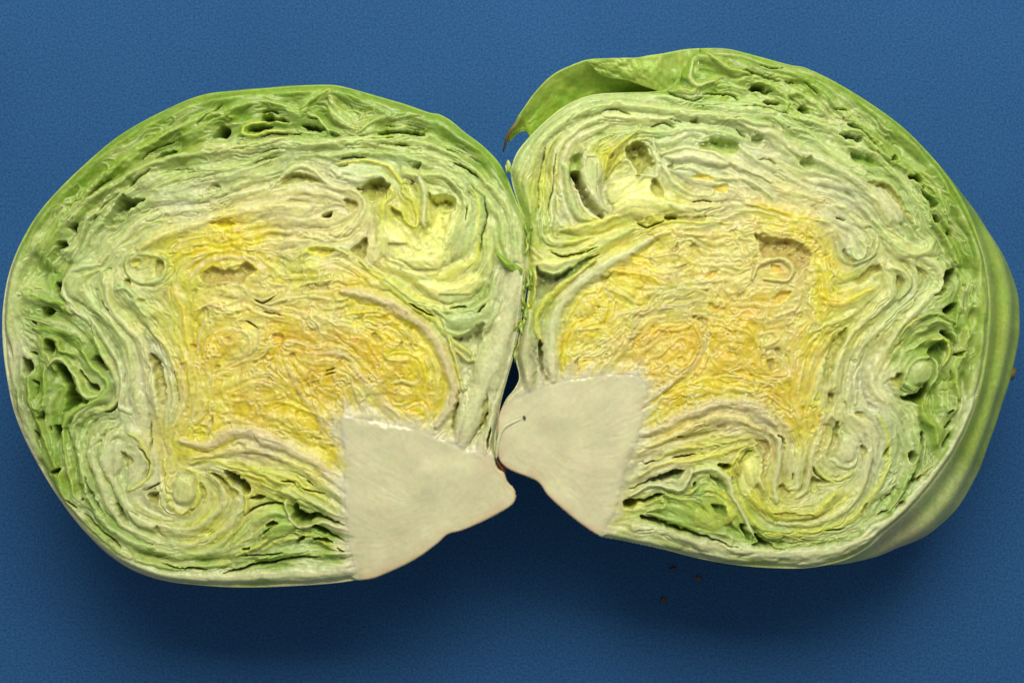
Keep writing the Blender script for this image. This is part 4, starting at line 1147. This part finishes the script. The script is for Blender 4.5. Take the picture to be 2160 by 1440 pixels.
HEART_L = '400,500 470,480 560,500 600,560 700,560 780,590 860,650 910,730 925,830 910,890 850,885 760,870 720,880 722,960 640,940 560,925 470,930 400,940 370,900 400,820 410,700 390,600'
HEART_R = '1600,450 1700,450 1760,500 1760,640 1700,760 1690,850 1700,920 1650,900 1560,870 1460,880 1370,920 1360,810 1300,790 1180,800 1175,720 1200,640 1260,590 1340,550 1360,480 1500,470'
LB = [(560, 186, 10), (300, 255, 8), (85, 440, 6), (2, 660, 4), (12, 800, 8), (75, 975, 14), (180, 1124, 16), (330, 1220, 14), (480, 1240, 3), (700, 1227, -6), (900, 1160, -6), (1050, 1085, -6),
      (1045, 960, -10), (1070, 780, -8), (1106, 560, -5), (1110, 460, -5), (1050, 345, -2), (900, 240, 5), (730, 185, 9)]
LC = [(560, 186, 'g1'), (300, 255, 'g1'), (85, 440, 'g2'), (2, 660, 'w'), (12, 800, 'w'), (75, 975, 'gw'), (180, 1124, 'gw'), (330, 1220, 'gw'), (480, 1240, 'pg'), (700, 1227, 'w'), (800, 1213, 'core'), (900, 1160, 'core'),
      (1050, 1085, 'core'), (1080, 1020, 'core'), (1045, 940, 'w'), (1070, 780, 'w'), (1106, 560, 'pg'), (1110, 460, 'g2'), (1050, 345, 'g1'), (900, 240, 'g1'), (730, 185, 'g1')]
RB = [(1500, 101, 4), (1700, 142, 6), (1900, 262, 6), (1995, 362, 8), (2035, 425, 20), (2062, 490, 42), (2082, 560, 86), (2090, 640, 106), (2080, 770, 90), (2064, 840, 76), (2040, 905, 76), (2008, 965, 96), (1965, 1025, 112), (1915, 1080, 110), (1870, 1120, 92), (1838, 1150, 50),
      (1800, 1174, 6), (1700, 1198, -4), (1540, 1189, -6), (1300, 1140, -6), (1150, 1040, -6), (1050, 940, -10), (1092, 760, -8), (1118, 600, -5), (1108, 455, -5), (1084, 370, -8), (1200, 215, -2), (1390, 124, 0)]
RC = [(1500, 101, 'g1'), (1700, 142, 'g1'), (1900, 262, 'g1'), (2035, 425, 'g1'), (2082, 560, 'g2'), (2080, 770, 'g2'), (2040, 905, 'g2'), (1965, 1025, 'pg'), (1870, 1120, 'gw'), (1800, 1174, 'pg'), (1540, 1189, 'pg'),
      (1300, 1140, 'core'), (1150, 1040, 'core'), (1050, 940, 'core'), (1092, 760, 'w'), (1130, 600, 'pg'), (1110, 455, 'g2'), (1084, 370, 'pg'), (1200, 215, 'pg'), (1390, 124, 'g1')]
left, lbase, FL = half('left half of the sliced pale green cabbage, its pointed core aimed to the right', LEFT_OUT, LEFT_CORE, LEFT_DATA, LEFT_COL, 11, HEART_L, 500, LB, LC)
right, rbase, FR = half('right half of the sliced pale green cabbage with a loose curled leaf over its top', RIGHT_OUT, RIGHT_CORE, RIGHT_DATA, RIGHT_COL, 77, HEART_R, 500, RB, RC)

# ------------------------------------------------------------ loose leaves, shreds and crumbs
def sheet(name, A, B, za, zb, n, m, ca, cb, parent, base, sag=0.0, seed=0, thick=4.0, mat=None, wav=1.0):
    """a leaf between two edges A and B (face units) at heights za, zb"""
    A = resample(smooth(A, 6), n, False); B = resample(smooth(B, 6), n, False)
    rng = np.random.default_rng(seed); ph = rng.uniform(0, 6.28, 6)
    za = np.broadcast_to(np.asarray(za, float), (n,)) if np.ndim(za) == 0 else np.interp(np.linspace(0, 1, n), np.linspace(0, 1, len(za)), za)
    zb = np.broadcast_to(np.asarray(zb, float), (n,)) if np.ndim(zb) == 0 else np.interp(np.linspace(0, 1, n), np.linspace(0, 1, len(zb)), zb)
    V = []; C = []
    s = np.linspace(0, 1, n)
    crease = 4.0 * vnoise((m, n), max(4.0, n / 9.0), seed + 900) + 2.2 * vnoise((m, n), max(2.5, n / 22.0), seed + 901) + 0.7 * vnoise((m, n), 2.2, seed + 902)
    for k in range(m):
        t = k / (m - 1)
        P = A * (1 - t) + B * t
        z = za * (1 - t) + zb * t + sag * math.sin(math.pi * t) + wav * (crease[k] * (0.35 + 0.65 * math.sin(math.pi * t)))
        V.append(P3a(P[:, 0], P[:, 1], z))
        v = 1 + 0.035 * crease[k] + 0.04 * rng.normal(size=n)
        C.append((KEYL[ca] * (1 - t) + KEYL[cb] * t)[None] * v[:, None])
    V = np.vstack(V); C = np.vstack(C)
    i = np.arange(n - 1)
    Q = np.vstack([np.stack([k * n + i, k * n + i + 1, (k + 1) * n + i + 1, (k + 1) * n + i], 1) for k in range(m - 1)])
    o = mesh_object(name, V, Q, np.clip(C, 0.004, 0.9), mat or SKIN, parent, base)
    so = o.modifiers.new('thickness', 'SOLIDIFY'); so.thickness = thick * S; so.offset = 0
    return o
def tube(name, path, radii, cols, parent, base, flat=1.0, mat=None, sides=8):
    """path: (x, y, z) face units"""
    p = np.array(path, float)
    q = smooth(p, 5); n = len(q)
    r = np.interp(np.linspace(0, 1, n), np.linspace(0, 1, len(radii)), radii)
    kc = np.array([KEYL[c] if isinstance(c, str) else lin(c) for c in cols])
    cc = np.stack([np.interp(np.linspace(0, 1, n), np.linspace(0, 1, len(cols)), kc[:, j]) for j in range(3)], 1)
    T = np.gradient(q, axis=0); T /= np.linalg.norm(T, axis=1)[:, None] + 1e-9
    up = np.array([0, 0, 1.0])
    V = []; C = []
    for k in range(n):
        u = np.cross(T[k], up); u /= np.linalg.norm(u) + 1e-9; w = np.cross(u, T[k])
        for a in range(sides):
            an = 2 * math.pi * a / sides
            x = q[k] + (u * math.cos(an) + w * math.sin(an) * flat) * r[k]
            V.append(np.array(P3(*x))); C.append(cc[k])
    F = []
    for k in range(n - 1):
        for a in range(sides):
            b2 = (a + 1) % sides
            F.append((k * sides + a, k * sides + b2, (k + 1) * sides + b2, (k + 1) * sides + a))
    F.append(tuple(range(sides))[::-1]); F.append(tuple(range((n - 1) * sides, n * sides)))
    return mesh_object(name, V, F, np.array(C), mat or SKIN, parent, base)

def A2(t): return pts(t)
# curled leaf over the right half: rim highlight painted in lighter green, darker green down to the part tucked behind the head
sheet('curled_leaf', A2('1068,285 1082,262 1096,238 1104,226 1130,190 1168,154 1218,131 1255,122 1330,122 1400,112 1440,104 1480,101'),
      A2('1075,290 1092,272 1112,268 1128,285 1165,262 1215,232 1280,215 1340,208 1400,204 1440,200 1480,190'),
      [-40, -30, -22, -16, -14, -12, -10, -8], [-60, -75, -95, -110, -110, -100, -90, -70], 140, 40, 'g2', 'g1', right, rbase, sag=-10, seed=3, wav=1.6, thick=2.5)
tube('dry_leaf_tip', [(1098, 240, -25), (1088, 258, -28), (1076, 272, -32), (1068, 290, -38), (1061, 314, -46)], [5, 4, 3.5, 3.5, 1.2],
     [(120, 150, 60), (130, 120, 60), (110, 85, 45), (80, 60, 35), (25, 20, 15)], right, rbase, flat=0.5)
sheet('leaf_fold', A2('1238,128 1262,123 1300,122 1340,121 1400,112 1442,104 1476,101'), A2('1262,150 1290,160 1325,166 1360,178 1400,190 1440,196 1474,190'),
      [-6, -4, -4, -4, -4], [-26, -22, -26, -34, -30], 120, 30, 'g2', 'g2', right, rbase, sag=5, seed=9, wav=1.8, thick=2.5)
# shreds in the narrow gap between the halves
sheet('torn_leaf', A2('1046,530 1064,545 1085,556 1102,568'), A2('1050,542 1066,562 1084,574 1100,580'), [8, 12, 12, 8], [6, 8, 8, 4], 24, 8, 'g1', 'g1', left, lbase, sag=4, seed=5, thick=3)
sheet('torn_leaf', A2('1066,352 1072,338 1078,352'), A2('1068,366 1073,364 1077,366'), [2, 8, 2], [-2, 0, -2], 16, 6, 'pg', 'g2', left, lbase, sag=3, seed=6, thick=3)
rng = np.random.default_rng(5)
for k in range(26):
    y = rng.uniform(468, 715); mid = np.interp(y, [460, 540, 620, 680, 740], [1110, 1114, 1108, 1100, 1088])
    x = mid + rng.uniform(-12, 9); L = rng.uniform(24, 60); a = rng.uniform(-0.35, 0.25); cs = ['g2', 'ly', 'g1', 'g2', 'ol'][k % 5]
    p = [(x + L * t * a + 4 * math.sin(t * 8 + k) * t, y + L * t, -14 + 13 * math.sin(math.pi * t) + 4 * math.sin(t * 9 + 2 * k) - 10 * (k % 2)) for t in np.linspace(0, 1, 8)]
    tube('leaf_shred', p, [1.0, 2.6, 3.6, 2.4, 3.6, 2.4, 0.8], [cs, cs, 'g2', cs], left, lbase, flat=0.45, sides=6)
# a thin raised leaf base and a dark speck on the right stem
tube('leaf_base', [(1047, 968, -8), (1051, 932, 1), (1060, 905, 2), (1080, 891, 2), (1102, 882, 0)], [2, 4, 4, 3, 1.5], ['w', 'w', 'core', 'core'], right, rbase, flat=0.45)
tube('dark_speck', [(1104, 877, 4), (1106, 880, 5), (1107, 884, 4)], [2, 3, 2], [(60, 58, 34)] * 2, right, rbase, flat=0.5, sides=6)
# brown scar on the left stem
tube('brown_scar', [(1046, 970, -10), (1052, 980, -12), (1060, 990, -16), (1066, 1000, -22)], [2, 5, 6, 3], [(70, 45, 25), (105, 62, 30), (140, 84, 45), (90, 55, 35)], left, lbase, flat=0.6)

def crumb(x, y, r, col, label, seed):
    """a ragged crumb lying on the table where the sight line through (x, y) meets it"""
    o = np.array(cam.location); d = np.array(P3(x, y)) - o; hit = o + d * (-o[2] / d[2])
    rng = np.random.default_rng(seed); V = []; F = []
    nu, nv = 9, 6
    rr = r * S * 1.15
    f = rng.uniform(0.6, 1.25, (nv + 1, nu))
    for i in range(nv + 1):
        for j in range(nu):
            a = math.pi * i / nv; b_ = 2 * math.pi * j / nu; q = f[i, j] if 0 < i < nv else 0.8
            V.append((rr * q * math.sin(a) * math.cos(b_) * 1.5, rr * q * math.sin(a) * math.sin(b_), rr * (0.5 + 0.5 * math.cos(a)) * 0.9))
    for i in range(nv):
        for j in range(nu):
            F.append((i * nu + j, (i + 1) * nu + j, (i + 1) * nu + (j + 1) % nu, i * nu + (j + 1) % nu))
    ob = mesh_object('crumb', V, F, np.tile(lin(col), (len(V), 1)), SKIN)
    ob.location = hit.tolist(); ob.rotation_euler = (0, 0, rng.uniform(0, 3))
    ob['label'] = label; ob['category'] = 'crumb'; ob['group'] = 'crumbs on the blue surface'
    return ob
crumb(1472, 1219, 5, (82, 66, 60), 'pale pinkish crumb on the blue surface below the right half', 1)
crumb(1420, 1198, 5, (60, 48, 40), 'dull brown crumb close under the lower edge of the right half', 2)
crumb(1399, 1264, 5, (88, 56, 34), 'orange brown crumb lying farthest below the right half', 3)
crumb(2134, 787, 8, (120, 105, 45), 'olive brown crumb beside the outer leaves at the right edge', 4)
